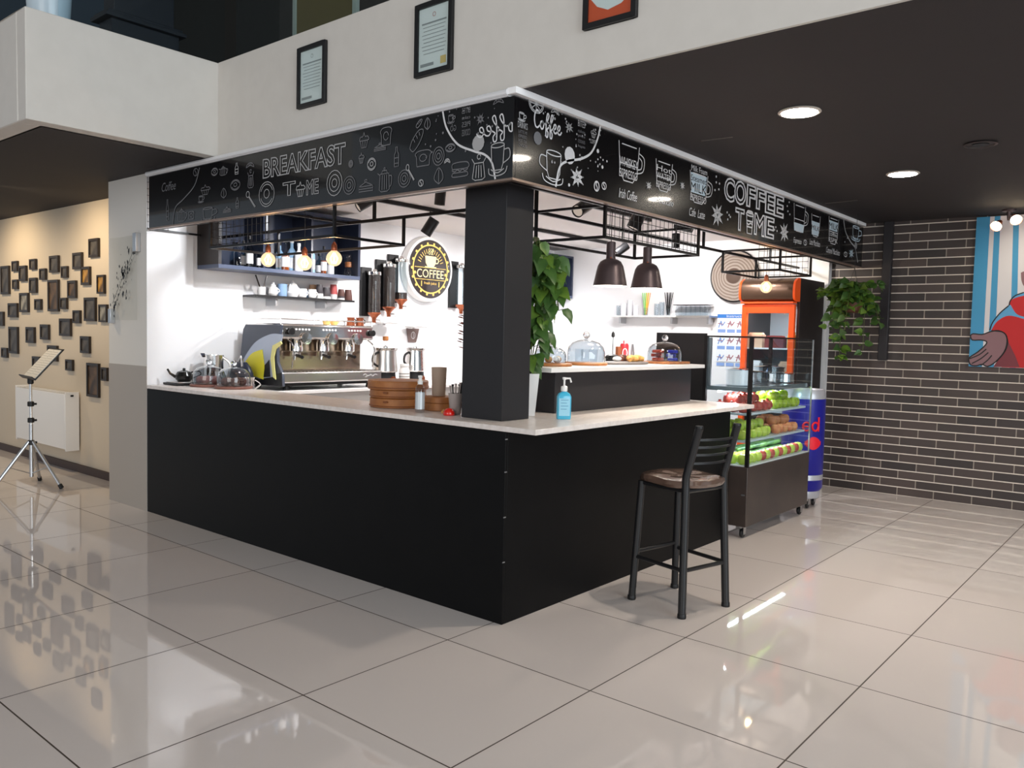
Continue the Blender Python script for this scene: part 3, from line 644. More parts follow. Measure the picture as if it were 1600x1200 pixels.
# ceiling tracks and spots
def track(label, a, b):
    tag(MB().bar(a, b, .034).build('lighting_track', m_steel), label, 'track')
track('black lighting track on kitchen ceiling near back wall', (.7, 2.83, 2.78), (5.2, 2.83, 2.78))
track('black lighting track on kitchen ceiling just behind pendants', (1.3, .86, 2.78), (3.8, .86, 2.78))
track('short black lighting track on kitchen ceiling between the other two', (2.6, 1.39, 2.78), (3.8, 1.39, 2.78))
def track_spot(c, d, label, r=.045, ln=.15):
    c = Vector(c); d = Vector(d).normalized(); rot = d.to_track_quat('Z', 'Y').to_matrix().to_4x4()
    t = thing('track_spotlight', label, 'lamp', c, 'black cylinder spotlights on the ceiling tracks')
    MB().lathe([(r*.9, -ln/2), (r, -ln/2+.01), (r, ln/2), (r*.86, ln/2), (r*.84, ln/2-.015)], c, 20, rot).build('head', m_bmetal, t)
    MB().lathe([(1e-4, ln/2-.012), (r*.82, ln/2-.012), (r*.82, ln/2-.008), (1e-4, ln/2-.008)], c, 20, rot).build('lens', mat('spot_lens', srgb(190, 170, 150), .2, emit=(1, .9, .8), estr=.3), t)
    MB().tube([c-d*ln*.1, (c.x, c.y, c.z+.06), (c.x, c.y, 2.77)], .008, 8).build('stem', m_bmetal, t)
track_spot(AY(672, 354, 2.83), (-.3, .5, -.9), 'black track spotlight just above the round coffee sign', .055, .17)
track_spot(AY(570, 318, 2.83), (-.7, .3, -.5), 'black track spotlight tilted left, above the wall cabinet')
track_spot(AY(688, 306, 2.0), (.0, .1, -1), 'small black spotlight pointing straight down beside the pillar')
track_spot(AY(911, 324, .86), (-.85, .0, -.45), 'black track spotlight facing the camera right of pillar', .052, .17)
track_spot(AY(996, 342, .86), (-.26, .31, -.9), 'black track spotlight behind wire mesh above right pendant lamp', .058, .18)
track_spot(AY(1069, 352, .86), (.28, -.81, -.2), 'black track spotlight turned right behind end of wire mesh', .056, .17)
track_spot(AY(972, 389, 1.39), (-.51, .62, -.6), 'black track spotlight hanging low between the pendant lamps', .04, .13)
track_spot(AY(1056, 376, .86), (0, 0, -1), 'black adapter spotlight hanging straight down at mesh end', .035, .13)

# ================================================================ FRAMED CERTIFICATES
def cert(u0, u1, z0, z1, label, kind):
    y1 = AX(u0, 100, 0).y; y0 = AX(u1, 100, 0).y
    t = thing('framed_certificate', label, 'certificate', (-.002, (y0+y1)/2, (z0+z1)/2), 'framed certificates on the upper wall')
    w_ = .028
    mb = MB().box(-.024, y0, z0, -.001, y0+w_, z1).box(-.024, y1-w_, z0, -.001, y1, z1).box(-.024, y0+w_, z0, -.001, y1-w_, z0+w_).box(-.024, y0+w_, z1-w_, -.001, y1-w_, z1)
    mb.build('frame', m_rubber, t, bevel=.002)
    MB().box(-.01, y0+w_, z0+w_, -.004, y1-w_, z1-w_).build('paper', m_tilt, t)
    fr = (Vector((-.0105, y1-w_, z0+w_)), -Y, Z, -X); W = y1-y0-2*w_; H = z1-z0-2*w_
    mb = MB()
    if kind == 2:
        mb.flat([(0, 0), (W, 0), (W, H*.28), (W*.75, H*.16), (W*.45, H*.12), (W*.2, H*.2), (0, H*.36)], fr, .0005, 2)
        mb.stroke(circ(W*.5, H*.5, .02, 12), fr, .003, closed=True, k=3); mb.flat([(W*.85, H*.2), (W*.97, H*.2), (W*.97, H*.32), (W*.85, H*.32)], fr, .001, 0); mb.flat([(0, H*.9), (W, H*.9), (W, H), (0, H)], fr, .0006, 2)
    else:
        for i in range(9): 
            a = .1+.03*(i % 3); mb.stroke([(W*a, H*(.75-.06*i)), (W*(1-a), H*(.75-.06*i))], fr, .0035 if i else .009, k=1)
        mb.stroke(circ(W*.5, H*.87, .012, 10), fr, .003, closed=True, k=3 if kind else 1)
        mb.flat([(W*.06, H*.07), (W*.5, H*.07), (W*.5, H*.12), (W*.06, H*.12)], fr, .0006, 1)
        if kind == 1: mb.flat([(W*.72, H*.06), (W*.9, H*.06), (W*.9, H*.18), (W*.72, H*.18)], fr, .0007, 4)
    mb.build('print', [m_rubber, mat('print_grey', srgb(150, 148, 144), .7), mat('print_orange', srgb(214, 84, 44), .6), mat('print_red', srgb(190, 110, 100), .6), mat('print_gold', srgb(214, 180, 110), .6)], t)
    MB().box(-.0135, y0+w_, z0+w_, -.0125, y1-w_, z1-w_).build('glazing', m_glass, t)
cert(468, 512, 3.09, 3.49, 'black framed certificate with pale text, leftmost on the upper wall', 0)
cert(651, 709, 3.087, 3.50, 'black framed certificate with small gold seal, middle one on upper wall', 1)
cert(912, 995, 3.102, 3.51, 'black framed certificate with orange wave print, cut by photo top', 2)

# ================================================================ UPPER FLOOR THINGS
c = AY(104, 60, 3.25)
t = thing('planter', 'tall tapered white planter standing upstairs behind the balcony edge', 'planter', (-1.03, 3.35, 3.1))
MB().lathe([(.09, 0), (.095, .01), (.15, .9), (.145, .9), (.13, .85), (1e-4, .85)], (-1.03, 3.35, 3.1), 28).build('body', mat('planter_white', srgb(190, 205, 215), .2), t)
t = thing('dark_cabinet', 'tall black cabinet with moulded cornice upstairs behind the balcony', 'cabinet', (-.35, 3.5, 3.1))
m_bc = mat('cabinet_black', srgb(16, 18, 26), .5)
ca, cb = AY(174, 60, 3.3).x, AY(280, 80, 3.3).x
MB().box(ca, 3.3, 3.1, cb, 3.5, 3.83).build('body', m_bc, t, bevel=.004)
mb = MB().box(ca-.05, 3.26, 3.83, cb+.04, 3.53, 3.86).box(ca-.03, 3.28, 3.86, cb+.02, 3.52, 3.885); mb.build('cornice', m_bc, t, bevel=.004)
MB().box(ca+.03, 3.32, 3.8855, cb-.03, 3.49, 4.6).build('upper_body', m_bc, t, bevel=.004)
t = thing('glass_partition', 'olive tinted partition with pale posts upstairs above the wall', 'partition', (1.2, 2.6, 3.1))
a = AX(462, 60, .9); b = AX(556, 10, .9)
MB().box(.895, b.y, 3.1, .905, a.y, 4.6).build('panel', mat('olive_panel', srgb(92, 80, 44), .5), t)
for yy in (a.y, b.y): MB().box(.88, yy-.02, 3.1, .92, yy+.02, 4.6).build('post', mat('pale_post', srgb(150, 160, 150), .5), t)
for (y0, y1) in ((.3, 2.85),): tag(MB().box(.1, y0, 3.6, .11, y1, 4.5).build('glass_railing', m_glass), 'frameless glass railing panel standing above the upper wall', 'railing')
tag(MB().box(-1.1, 3.01, 3.6, .1, 3.02, 4.5).build('glass_railing', m_glass), 'frameless glass railing panel standing above the balcony front', 'railing')
q = AZ(301, 0, 6.39)
t = thing('downlight', 'small lit downlight far off on the upstairs ceiling', 'lamp', q, 'round recessed ceiling downlights')
MB().lathe([(1e-4, -.02), (.11, -.02), (.12, 0)], q, 20).build('diffuser', m_glow, t)

# ================================================================ LEFT WALL: picture frames
FR = [(10,287,42,402),(54,268,75,313),(82,286,109,351),(123,260,146,306),(56,340,76,382),(84,392,117,472),(122,333,149,397),(162,297,185,346),(201,247,235,317),(195,341,235,469),
(247,288,270,338),(292,235,327,304),(272,344,304,417),(325,290,358,366),(355,180,392,258),(387,322,415,400),(337,410,380,507),(394,437,425,511),(243,411,268,460),(293,460,320,515),
(143,416,167,463),(39,432,74,492),(0,465,20,525),(240,492,283,565),(165,515,197,579),(109,525,141,592),(42,524,76,633),(193,597,230,663),(13,606,35,649),(322,561,357,632),(264,652,291,700),(347,666,393,803),(404,683,426,740),(134,640,162,705)]
FL = ['tall dark picture frame near the left edge, upper row', 'tiny dark frame topmost near the left edge', 'small dark frame right of the tiny topmost left one', 'small dark frame in top row, fourth from left edge',
'tiny dark frame below the tiny topmost left one', 'bright-imaged dark frame, mid height on the left', 'upright dark frame below the fourth top row frame', 'tiny dark frame between two taller ones in top row',
'medium dark frame directly above the tallest narrow frame', 'tallest narrow dark frame in the middle of the wall', 'small dark frame right of the tallest narrow frame', 'medium dark frame high up, left of the highest frame',
'brownish dark frame below and right of the small upper one', 'dark frame with bright golden picture near the column', 'highest dark picture frame on the gallery wall', 'golden-pictured dark frame partly behind white column, upper',
'large dark solid frame near the white column', 'bright-pictured frame touching white column at mid height', 'small dark frame left of the brownish frame base', 'small dark frame left below the large solid frame',
'tiny dark frame left of the tallest narrow frame, mid height', 'square-ish dark frame at the left, mid height', 'small dark frame cut by photo left edge', 'wide dark frame below centre with grey picture',
'upright dark frame below the tallest narrow frame, left', 'upright dark frame right of tall lower left frame', 'tall narrow dark frame lower left above music stand', 'dark frame lower centre, right of the music stand',
'tiny dark frame lowest at photo left edge', 'medium dark frame lower right above the long one', 'small dark frame lowest in the middle of wall', 'long tall dark frame lowest right near column',
'tiny dark frame lowest, touching white column', 'dark frame half hidden behind music stand desk']
m_frame = mat('picture_frame_dark', srgb(46, 38, 34), .45)
pics = [mat('picture_%s' % n, c1, .5, noise=c2, bscale=8) for n, c1, c2 in (('grey', srgb(96, 90, 84), srgb(60, 56, 54)), ('brown', srgb(110, 84, 60), srgb(60, 48, 40)), ('gold', srgb(200, 150, 70), srgb(90, 66, 40)), ('pale', srgb(170, 166, 156), srgb(86, 84, 80)))]
for i, (x0, y0, x1, y1) in enumerate(FR):
    u0, u1, v0, v1 = x0/2.5, x1/2.5, 300+y0/2.5, 300+y1/2.5
    um, vm = (u0+u1)/2, (v0+v1)/2
    ya, yb = AX(u1, vm, .42).y, AX(u0, vm, .42).y; zb, za = AX(um, v1-1, .42).z, AX(um, v0+1, .42).z
    w_ = .018 if ya-yb > -.2 else .026
    t = thing('picture_frame', FL[i], 'picture frame', (.42, (ya+yb)/2, (za+zb)/2), 'dark picture frames on the beige wall')
    mb = MB().box(.392, ya, zb, .419, ya+w_, za).box(.392, yb-w_, zb, .419, yb, za).box(.392, ya+w_, zb, .419, yb-w_, zb+w_).box(.392, ya+w_, za-w_, .419, yb-w_, za)
    mb.build('frame', m_frame, t)
    pm = pics[2] if i in (13, 15) else pics[3] if i in (5, 17) else pics[1] if i in (12, 9, 31) else pics[0]
    MB().box(.404, ya+w_, zb+w_, .416, yb-w_, za-w_).build('picture', pm, t)
# radiator
ya = AX(108, 650, .3).y; yb = AX(25, 650, .26).y
t = thing('radiator', 'white flat panel radiator mounted on the beige wall', 'radiator', (.33, (ya+yb)/2, .25))
MB().box(.26, ya+.02, .26, .275, yb, .86).build('front_panel', m_pot, t, bevel=.004)
for yy in (ya, yb): MB().box(.262, yy, .24, .405, yy+.02, .88).build('side_panel', m_pot, t, bevel=.003)
mb = MB().box(.39, ya+.02, .27, .402, yb, .86); mb.build('back_panel', m_pot, t)
mb = MB()
for i in range(int((yb-ya)/.05)): mb.box(.278, ya+.03+.05*i, .862, .388, ya+.05+.05*i, .868)
mb.build('top_grille', m_pot, t)
MB().cbox((.33, ya-.003, .84), (.03, .006, .02)).build('vent_hole', m_rubber, t)
mb = MB()
for yy in (ya+.2, yb-.2): mb.cbox((.411, yy, .6), (.016, .05, .3))
mb.build('wall_bracket', m_alu, t)
# music stand
c = Vector((-.27, 5.88, 0))
t = thing('music_stand', 'grey tripod music stand holding an open sheet booklet', 'music stand', c)
MB().tube([c+Z*.10, c+Z*.62], .018, 12).build('lower_pole', m_alu, t)
MB().tube([c+Z*.62, c+Z*1.06], .013, 12).build('upper_pole', m_chrome, t)
for z in (.44, .66, .82):
    MB().lathe([(.02, -.025), (.03, -.02), (.03, .02), (.02, .025)], c+Z*z, 14).build('collar', m_rubber, t)
    MB().cbox(c+Vector((.03, -.02, z)), (.03, .015, .02)).build('knob', m_rubber, t)
for k in range(3):
    a = math.radians(-62+120*k); e = c+Vector((math.cos(a)*.34, math.sin(a)*.34, .015)); m1 = c+Z*.45+Vector((math.cos(a)*.02, math.sin(a)*.02, 0))
    lg = MB().tube([m1, e], .016, 10).build('leg', m_alu, t)
    MB().tube([e+(m1-e)*.06, e-(m1-e)*.015], .021, 10).build('rubber_foot', m_rubber, lg)
    MB().tube([c+Z*.13, m1+(e-m1)*.55], .006, 6).build('brace', m_alu, t)
fw_ = Vector((-.93, .12, 0)).normalized(); sd = Z.cross(fw_).normalized(); up = (Z*.76-fw_*.65).normalized(); nn = sd.cross(up)
fr = (c+Z*1.09, sd, up, nn if nn.z > 0 else -nn)
sgn = fr[3]
MB().prism([(-.26, -.02), (.26, -.02), (.26, .36), (-.26, .36)], fr, -.006, 0).build('desk', m_steel, t)
MB().prism([(-.26, -.03), (.26, -.03), (.26, -.02), (-.26, -.02)], fr, -.006, .04).build('ledge', m_steel, t)
MB().lathe([(.02, -.03), (.028, -.02), (.028, .02), (.02, .03)], c+Z*1.045, 14).build('tilt_joint', m_rubber, t)
t2 = thing('sheet_booklet', 'open white sheet booklet lying on the music stand', 'booklet', fr[0]+fr[3]*.004)
for s_ in (-1, 1):
    mb = MB(); mb.prism([(s_*.004, -.015), (s_*.23, -.015), (s_*.23, .34), (s_*.004, .34)], fr, .002, .008); pg = mb.build('page', m_tilt, t2)
    mb = MB()
    for j in range(11): mb.stroke([(s_*.02, .31-.028*j), (s_*.21, .31-.028*j)], fr, .003, .009)
    mb.build('printed_lines', MAT['print_grey'], t2)
# art on the column
t = thing('acrylic_artwork', 'clear acrylic plate with black musical splatter on white column', 'artwork', (-.02, 4.45, 1.9))
a = AX(172, 370, -.03); b = AX(214, 500, -.03); y1, y0 = a.y, b.y; z1, z0 = AX(193, 370, -.03).z, AX(193, 500, -.03).z
MB().box(-.034, y0, z0, -.028, y1, z1).build('plate', pane_mat('acrylic', (.96, .96, .95), .35), t)
mb = MB(); fr = (Vector((-.0345, y1, z0)), -Y, Z, -X); W = y1-y0; H = z1-z0
random.seed(9)
mb.stroke([(W*.1, H*.2), (W*.9, H*.82)], fr, .006); mb.stroke([(W*.14, H*.14), (W*.94, H*.76)], fr, .003)
for i in range(80):
    q = random.random(); x = W*(.12+.75*q+random.gauss(0, .1)); y = H*(.18+.66*q+random.gauss(0, .09)); r = random.choice((.006, .009, .012, .018, .026))
    if 0 < x < W and 0 < y < H: mb.flat([(x+r*math.cos(k*1.26+i)*random.uniform(.4, 1), y+r*1.5*math.sin(k*1.26+i)*random.uniform(.4, 1)) for k in range(5)], fr, .0006)
mb.build('splatter', m_rubber, t)
MB().box(-.045, y0-.01, z1-.14, -.001, y0+.05, z1+.02).build('bracket', m_alu, t, bevel=.003)
MB().box(-.045, y1-.03, z0-.03, -.001, y1+.02, z0+.10).build('bracket', m_alu, t, bevel=.003)

# ================================================================ KITCHEN WALLS: cabinets, shelves
def bottle_prof(h, r, neck=.33, nr=.35):
    return [(r*.9, 0), (r, .004), (r, h*(1-neck)*.92), (r*.85, h*(1-neck)), (r*nr, h*(1-neck*.65)), (r*nr, h*.93), (r*nr*1.15, h*.935), (r*nr*1.15, h), (1e-4, h)]
def bottle(c, h, r, label, glassm, liqm=None, capm=None, labelm=None, group='bottles in the wall cabinet', name='bottle'):
    t = thing(name, label, 'bottle', c, group)
    MB().lathe(bottle_prof(h, r), c, 16).build('body', glassm, t)
    if liqm: MB().lathe([(r*.86, .004), (r*.9, .008), (r*.9, h*.5), (1e-4, h*.5)], c, 14).build('liquid', liqm, t)
    MB().lathe([(r*.42, h*.94), (r*.42, h*1.05), (1e-4, h*1.05)], c, 12).build('cap', capm or m_rubber, t)
    if labelm: MB().open_lathe([(r*1.01, h*.12), (r*1.01, h*.46)], c, 16).build('label', labelm, t)
    return t
def cabinet(name, label, x0, x1, z0, z1):
    t = thing(name, label, 'cabinet', (x0, 4.09, z0))
    y0, y1 = 3.74, 4.095
    MB().box(x0, y0, z0, x1, y1, z0+.035).build('bottom_shelf', mat('cabinet_grey_blue', srgb(78, 88, 112), .35), t, bevel=.002)
    MB().box(x0, y0, z1-.03, x1, y1, z1).build('top', m_cabinet, t)
    MB().box(x0, y0, z0+.035, x0+.03, y1, z1-.03).build('side', m_fridge, t); MB().box(x1-.03, y0, z0+.035, x1, y1, z1-.03).build('side', m_cabinet, t)
    MB().box(x0+.03, y1-.02, z0+.035, x1-.03, y1, z1-.03).build('back', m_cabinet, t)
    return t
t = cabinet('wall_cabinet', 'dark open wall cabinet with bottles above the coffee machine', .48, 2.06, 2.13, 2.74)
for x in (.95, 1.48): MB().box(x-.01, 3.76, 2.165, x+.01, 4.07, 2.71).build('divider', m_cabinet, t)
m_amber = mat('amber_liquid', srgb(150, 70, 24), .15); m_blueb = mat('pale_blue_glass', srgb(150, 185, 215), .12); m_whiteb = mat('white_bottle', srgb(235, 235, 240), .3)
specs = [(372, .20, .035, 'c'), (381, .24, .03, 'd'), (390, .27, .033, 'd'), (399, .20, .03, 'c'), (406, .20, .03, 'd'), (437, .26, .04, 'l'), (446, .28, .04, 'a'), (456, .30, .045, 'b'), (467, .26, .04, 'w'), (478, .24, .04, 'w'), (486, .28, .04, 'b'), (499, .20, .035, 'd'), (506, .26, .03, 'a'), (516, .16, .04, 'w')]
nm = {'c': ('clear glass', m_glass2, None, None), 'd': ('dark glass', m_greenglass, m_brown, m_label), 'l': ('pale blue', m_blueb, None, m_label), 'a': ('amber filled', m_glass2, m_amber, m_label), 'b': ('tall pale blue', m_blueb, None, m_label), 'w': ('white', m_whiteb, None, m_label)}
pos = ['at far left of the wall cabinet', 'second from left in wall cabinet', 'tallest of the left group in wall cabinet', 'behind the leftmost bulb, left side of cabinet', 'last of the left group in the wall cabinet',
       'first right of the cabinet divider', 'with orange label, right of first divider', 'tallest with light cap in cabinet middle', 'left of the middle bulb in the cabinet', 'hidden behind the middle bulb in cabinet', 'with cork top right of middle bulb', 'beside second divider in the wall cabinet', 'slim one left of the rightmost bulb', 'small one behind the rightmost bulb']
for (px, h, r, k), ps in zip(specs, pos):
    x = AY(px, 400, (3.83, 3.96)[specs.index((px, h, r, k)) % 2]).x; y = (3.83, 3.96)[specs.index((px, h, r, k)) % 2]; n_ = nm[k]
    bottle(Vector((x, y, 2.166)), h, r, n_[0]+' bottle '+ps, n_[1], n_[2], m_label if k in 'bw' else m_rubber, n_[3])
c = Vector((AY(545, 420, 3.88).x, 3.88, 2.166))
t = thing('glass_coffee_maker', 'hourglass glass coffee maker with wooden collar in cabinet right end', 'coffee maker', c)
MB().open_lathe([(.001, 0), (.06, .002), (.065, .03), (.03, .11), (.03, .13), (.06, .22)], c, 20).build('body', m_glass2, t)
MB().lathe([(.036, .095), (.04, .10), (.04, .145), (.036, .15)], c, 20).build('wooden_collar', m_wood, t)
MB().tube([c+Vector((.0, 0, .2)), c+Vector((.05, -.02, .27))], .006, 8).build('stirrer', m_chrome, t)
t = cabinet('wall_cabinet', 'dark open wall cabinet seen through the tall vine plant', 5.12, 5.77, 2.13, 2.70)
for i, (px, h, k, lb) in enumerate(((858, .22, 'w', 'white bottle in right wall cabinet, leftmost behind vine'), (866, .26, 'b', 'tall pale blue bottle in right wall cabinet behind vine'), (875, .2, 'w', 'white bottle in right wall cabinet, middle behind vine'), (884, .2, 'c', 'clear bottle in right wall cabinet near its right end'))):
    n_ = nm[k]; bottle(Vector((AY(px, 440, 3.86).x, 3.86, 2.166)), h, .04, lb, n_[1], n_[2], None, n_[3])
# black shelf with cups
sx0, sx1 = .94, 2.10
t = thing('wall_shelf', 'narrow black wall shelf above coffee machine holding cups', 'shelf', (1.5, 4.09, 1.92))
MB().box(sx0, 3.87, 1.905, sx1, 4.095, 1.925).build('board', m_bmetal, t, bevel=.002)
for x in (1.2, 1.78): MB().box(x-.012, 3.93, 1.83, x+.012, 4.095, 1.9049).build('bracket', m_alu, t, bevel=.002)
Z0 = 1.9255
def SX(px, y=3.95): return AY(px, 462, y).x
def cup_stack(px, n, r, h, m, label, y=3.95, z0=Z0, group='takeaway cup stacks on the black shelf', up=False):
    c = Vector((AY(px, 462, y).x, y, z0)); t = thing('cup_stack', label, 'cups', c, group)
    for i in range(n):
        z = i*h*.28
        pr = [(r, z), (r*1.05, z+.004), (r*.78, z+h), (1e-4, z+h)]
        MB().lathe(pr, c, 18).build('cup', m[i % len(m)], t)
c = Vector((SX(414), 4.0, Z0)); t = thing('utensil_mug', 'small white mug with two long whisks on black shelf left end', 'mug', c)
MB().lathe([(.03, 0), (.035, .005), (.037, .08), (.033, .08), (.03, .01), (1e-4, .01)], c, 18).build('body', m_pot, t)
for dx, m_ in ((-.07, m_brown), (.05, m_chrome)): tag_ = MB().tube([c+Z*.02, c+Vector((dx, 0, .19))], .007, 8).build('whisk', m_, t)
c = Vector((SX(425), 3.93, Z0)); t = thing('milk_jug', 'small white jug with lid right of the whisk mug', 'jug', c)
MB().lathe([(.03, 0), (.045, .02), (.042, .06), (.025, .09), (.028, .1), (.012, .11), (.01, .125), (1e-4, .13)], c, 18).build('body', m_pot, t)
MB().tube(spline([c+Vector((.04, 0, .03)), c+Vector((.07, 0, .05)), c+Vector((.035, 0, .08))], 4), .005, 6).build('handle', m_pot, t)
c = Vector((SX(441), 3.95, Z0)); t = thing('blue_tin', 'pale blue metal tin canister on the black shelf', 'tin', c)
MB().lathe([(.045, 0), (.045, .1), (.047, .1), (.047, .118), (.02, .122), (1e-4, .122)], c, 20).build('body', mat('tin_blue', srgb(130, 160, 195), .3), t)
c = Vector((SX(459), 3.97, Z0)); t = thing('white_teapot', 'white teapot with knob on the black shelf', 'teapot', c)
MB().lathe([(.05, 0), (.07, .04), (.062, .09), (.04, .12), (.042, .125), (.02, .14), (.012, .16), (1e-4, .165)], c, 22).build('body', m_pot, t)
MB().tube([c+Vector((-.05, 0, .05)), c+Vector((-.07, -.05, .08)), c+Vector((-.075, -.07, .12))], [.014, .01, .007], 8).build('spout', m_pot, t)
MB().tube(spline([c+Vector((.06, 0, .04)), c+Vector((.1, 0, .07)), c+Vector((.055, 0, .1))], 5), .006, 8).build('handle', m_pot, t)
for px, lb in ((473, 'white mug on black shelf just right of the teapot'), (488, 'white mug on black shelf before the takeaway cups')):
    c = Vector((SX(px, 3.91), 3.91, Z0)); t = thing('mug', lb, 'mug', c, 'mugs on the black shelf')
    MB().lathe([(.03, 0), (.038, .01), (.04, .085), (.036, .085), (.034, .012), (1e-4, .012)], c, 18).build('body', m_pot, t)
    MB().tube(spline([c+Vector((.037, 0, .02)), c+Vector((.065, 0, .045)), c+Vector((.037, 0, .07))], 4), .005, 6).build('handle', m_pot, t)
m_cupb = mat('cup_blue', srgb(110, 140, 175), .4); m_cupg = mat('cup_dark', srgb(70, 66, 70), .45); m_cupw = mat('cup_white', srgb(238, 236, 234), .5); m_cupr = mat('cup_red', srgb(196, 96, 96), .5); m_cupbr = mat('cup_brown', srgb(96, 64, 58), .5)
cup_stack(480, 2, .034, .06, [m_cupb], 'short stack of blue cups on the black shelf', 4.01)
cup_stack(489, 3, .042, .09, [mat('cup_tan', srgb(190, 150, 118), .6)], 'tan paper cup stack behind the white mug', 4.03)
cup_stack(499, 3, .038, .09, [m_cupw, m_cupw, m_cupg], 'white paper cups topped by grey one on black shelf', 3.94)
cup_stack(510, 2, .042, .09, [m_cupw, m_cupg], 'grey topped paper cups in the middle right of shelf', 3.93)
cup_stack(521, 3, .04, .1, [m_cupw, m_cupw, m_cupr], 'tall paper cup stack with pink red top cup', 4.0)
cup_stack(533, 3, .036, .07, [m_cupw, m_cupg, m_cupbr], 'slim cup stack with dark top near shelf right end', 3.95)
cup_stack(544, 1, .042, .11, [m_cupbr], 'single upturned brown paper cup at right end of shelf', 3.95)

# round lit coffee sign
c = Vector((3.30, 4.0, 2.345)); R_ = .335
t = thing('round_coffee_sign', 'round black and gold COFFEE sign with white rim on wall', 'sign', c)
rotY = Matrix.Rotation(math.pi/2, 4, 'X')
MB().lathe([(R_*1.09, -.095), (R_*1.12, -.09), (R_*1.12, -.012), (R_*1.10, 0), (1e-4, 0)], c, 56, Matrix.Rotation(math.pi/2, 4, 'X')).build('rim', m_opal, t)
MB().lathe([(R_*.995, .0), (R_, .002), (R_, .008), (R_*.99, .01), (1e-4, .01)], c, 56, rotY).build('face', m_signface, t)
fr = (c+Vector((0, -.0105, 0)), X, Z, -Y)
mb = MB(); q = R_*.82
mb.stroke(circ(0, 0, q, 60), fr, .016, .001, closed=True)
for i in range(18): a = i*20; mb.flat(circ(q*1.07*math.cos(math.radians(a)), q*1.07*math.sin(math.radians(a)), .016, 8), fr, .0014)
for a in list(range(20, 81, 10))+list(range(100, 161, 10)):
    ca, sa = math.cos(math.radians(a)), math.sin(math.radians(a)); mb.stroke([(.165*ca, .02+.165*sa), (.215*ca, .02+.215*sa)], fr, .008, .001)
mb.stroke([(-.25, .015), (.25, .015)], fr, .006); mb.stroke([(-.25, -.12), (.25, -.12)], fr, .006)
mb.text('fresh juice', fr, -.10, .10, -.185, -.145); mb.stroke([(-.14, -.14), (-.14, -.2)], fr, .012); mb.stroke([(.14, -.14), (.14, -.2)], fr, .012)
for s_ in (-1, 1): mb.flat(circ(s_*.245, -.05, .018, 8), fr, .001)
mb.build('gold_ornament', m_gold, t)
MB().text('COFFEE', fr, -.215, .215, -.1, -.005, d=.002).build('lettering', m_gold2, t)
mb = MB(); mb.flat([(-.09, .15), (-.08, .07), (-.05, .03), (.05, .03), (.08, .07), (.09, .15)], fr, .002)
mb.stroke(circ(.095, .1, .03, 12, ry=.028), fr, .012, .0022, closed=True); mb.stroke([(-.09, .025), (.09, .025)], fr, .01, .002)
for dx in (-.02, .01, .035): mb.stroke(spline([(dx, .165), (dx-.015, .19), (dx+.01, .215), (dx-.005, .24)], 5), fr, .008, .002)
mb.build('cup_emblem', m_gold2, t)

# coffee bean dispensers
def dispenser(u, vt, vb, label, full, u1=None):
    x = AY(u, (vt+vb)/2, 4.0).x; zt, zb = AY(u, vt, 4.0).z, AY(u, vb, 4.0).z; c = Vector((x, 3.98, zb))
    t = thing('bean_dispenser', label, 'dispenser', c, 'wall mounted coffee bean dispensers'); h = zt-zb; r = .07
    MB().box(x-.11, 4.06, zb+.02, x+.03, 4.095, zt+.05).build('back_plate', m_rubber, t, bevel=.002)
    MB().open_lathe([(r, .06), (r, h-.03)], c, 24).build('tube', m_glass, t)
    MB().lathe([(r*.94, .062), (r*.94, .06+(h-.1)*full), (1e-4, .06+(h-.1)*full)], c, 24).build('beans', m_brown, t)
    MB().lathe([(r*1.06, h-.035), (r*1.08, h-.03), (r*1.08, h), (r*.5, h+.01), (r*.3, h+.03), (1e-4, h+.035)], c, 24).build('lid', m_chrome, t)
    MB().lathe([(.02, -.05), (.025, 0), (r*.6, .02), (r*1.06, .05), (r*1.06, .06), (1e-4, .061)], c, 24).build('funnel', m_copper, t)
    MB().tube([c+Vector((0, -.03, -.02)), c+Vector((.0, -.1, -.02)), c+Vector((0, -.11, -.05))], .007, 8).build('lever', m_brush, t)
    MB().box(x-.02, 4.0, zb+.03, x+.02, 4.0599, zb+.05).build('bracket', m_brush, t)
dispenser(583, 425, 497, 'coffee bean dispenser full of beans, leftmost and lowest', 1)
dispenser(606, 413, 488, 'coffee bean dispenser full of beans, second from left', 1)
dispenser(625, 405, 476, 'coffee bean dispenser half empty, left of the round sign', .18)
dispenser(719, 415, 484, 'coffee bean dispenser right of round sign near the pillar', .0)
dispenser(742, 420, 490, 'coffee bean dispenser mostly hidden behind the black pillar', .3)
for u, v, lb in ((604, 506, 'thin white drip tray under the left bean dispensers'), (650, 512, 'thin white drip tray below the round sign')):
    p = AY(u, v, 3.97); t = thing('drip_tray', lb, 'tray', p)
    MB().lathe([(.13, 0), (.15, .008), (.15, .012), (.125, .005), (1e-4, .005)], p, 30, Matrix.Diagonal((1, .7, 1, 1))).build('plate', m_brush, t)
    MB().box(p.x-.02, p.y+.04, p.z-.012, p.x+.02, 4.099, p.z-.0005).build('wall_arm', m_brush, t)
p = AY(645, 524, 4.09); fr = (Vector((p.x, 4.097, p.z)), X, Z, -Y)
t = thing('cup_plaque', 'small brown cup shaped plaque with bean emblem on wall', 'plaque', fr[0])
MB().prism([(-.1, .08), (-.07, -.08), (.05, -.08), (.1, .08)], fr, 0, .012).build('plate', mat('plaque_brown', srgb(120, 100, 96), .5), t, bevel=.002)
mb = MB(); mb.stroke(circ(0, 0, .03, 16, ry=.04), fr, .006, .0135, closed=True); mb.stroke([(0, .04), (.008, 0), (0, -.04)], fr, .005, .0135); mb.build('bean_emblem', m_label, t)

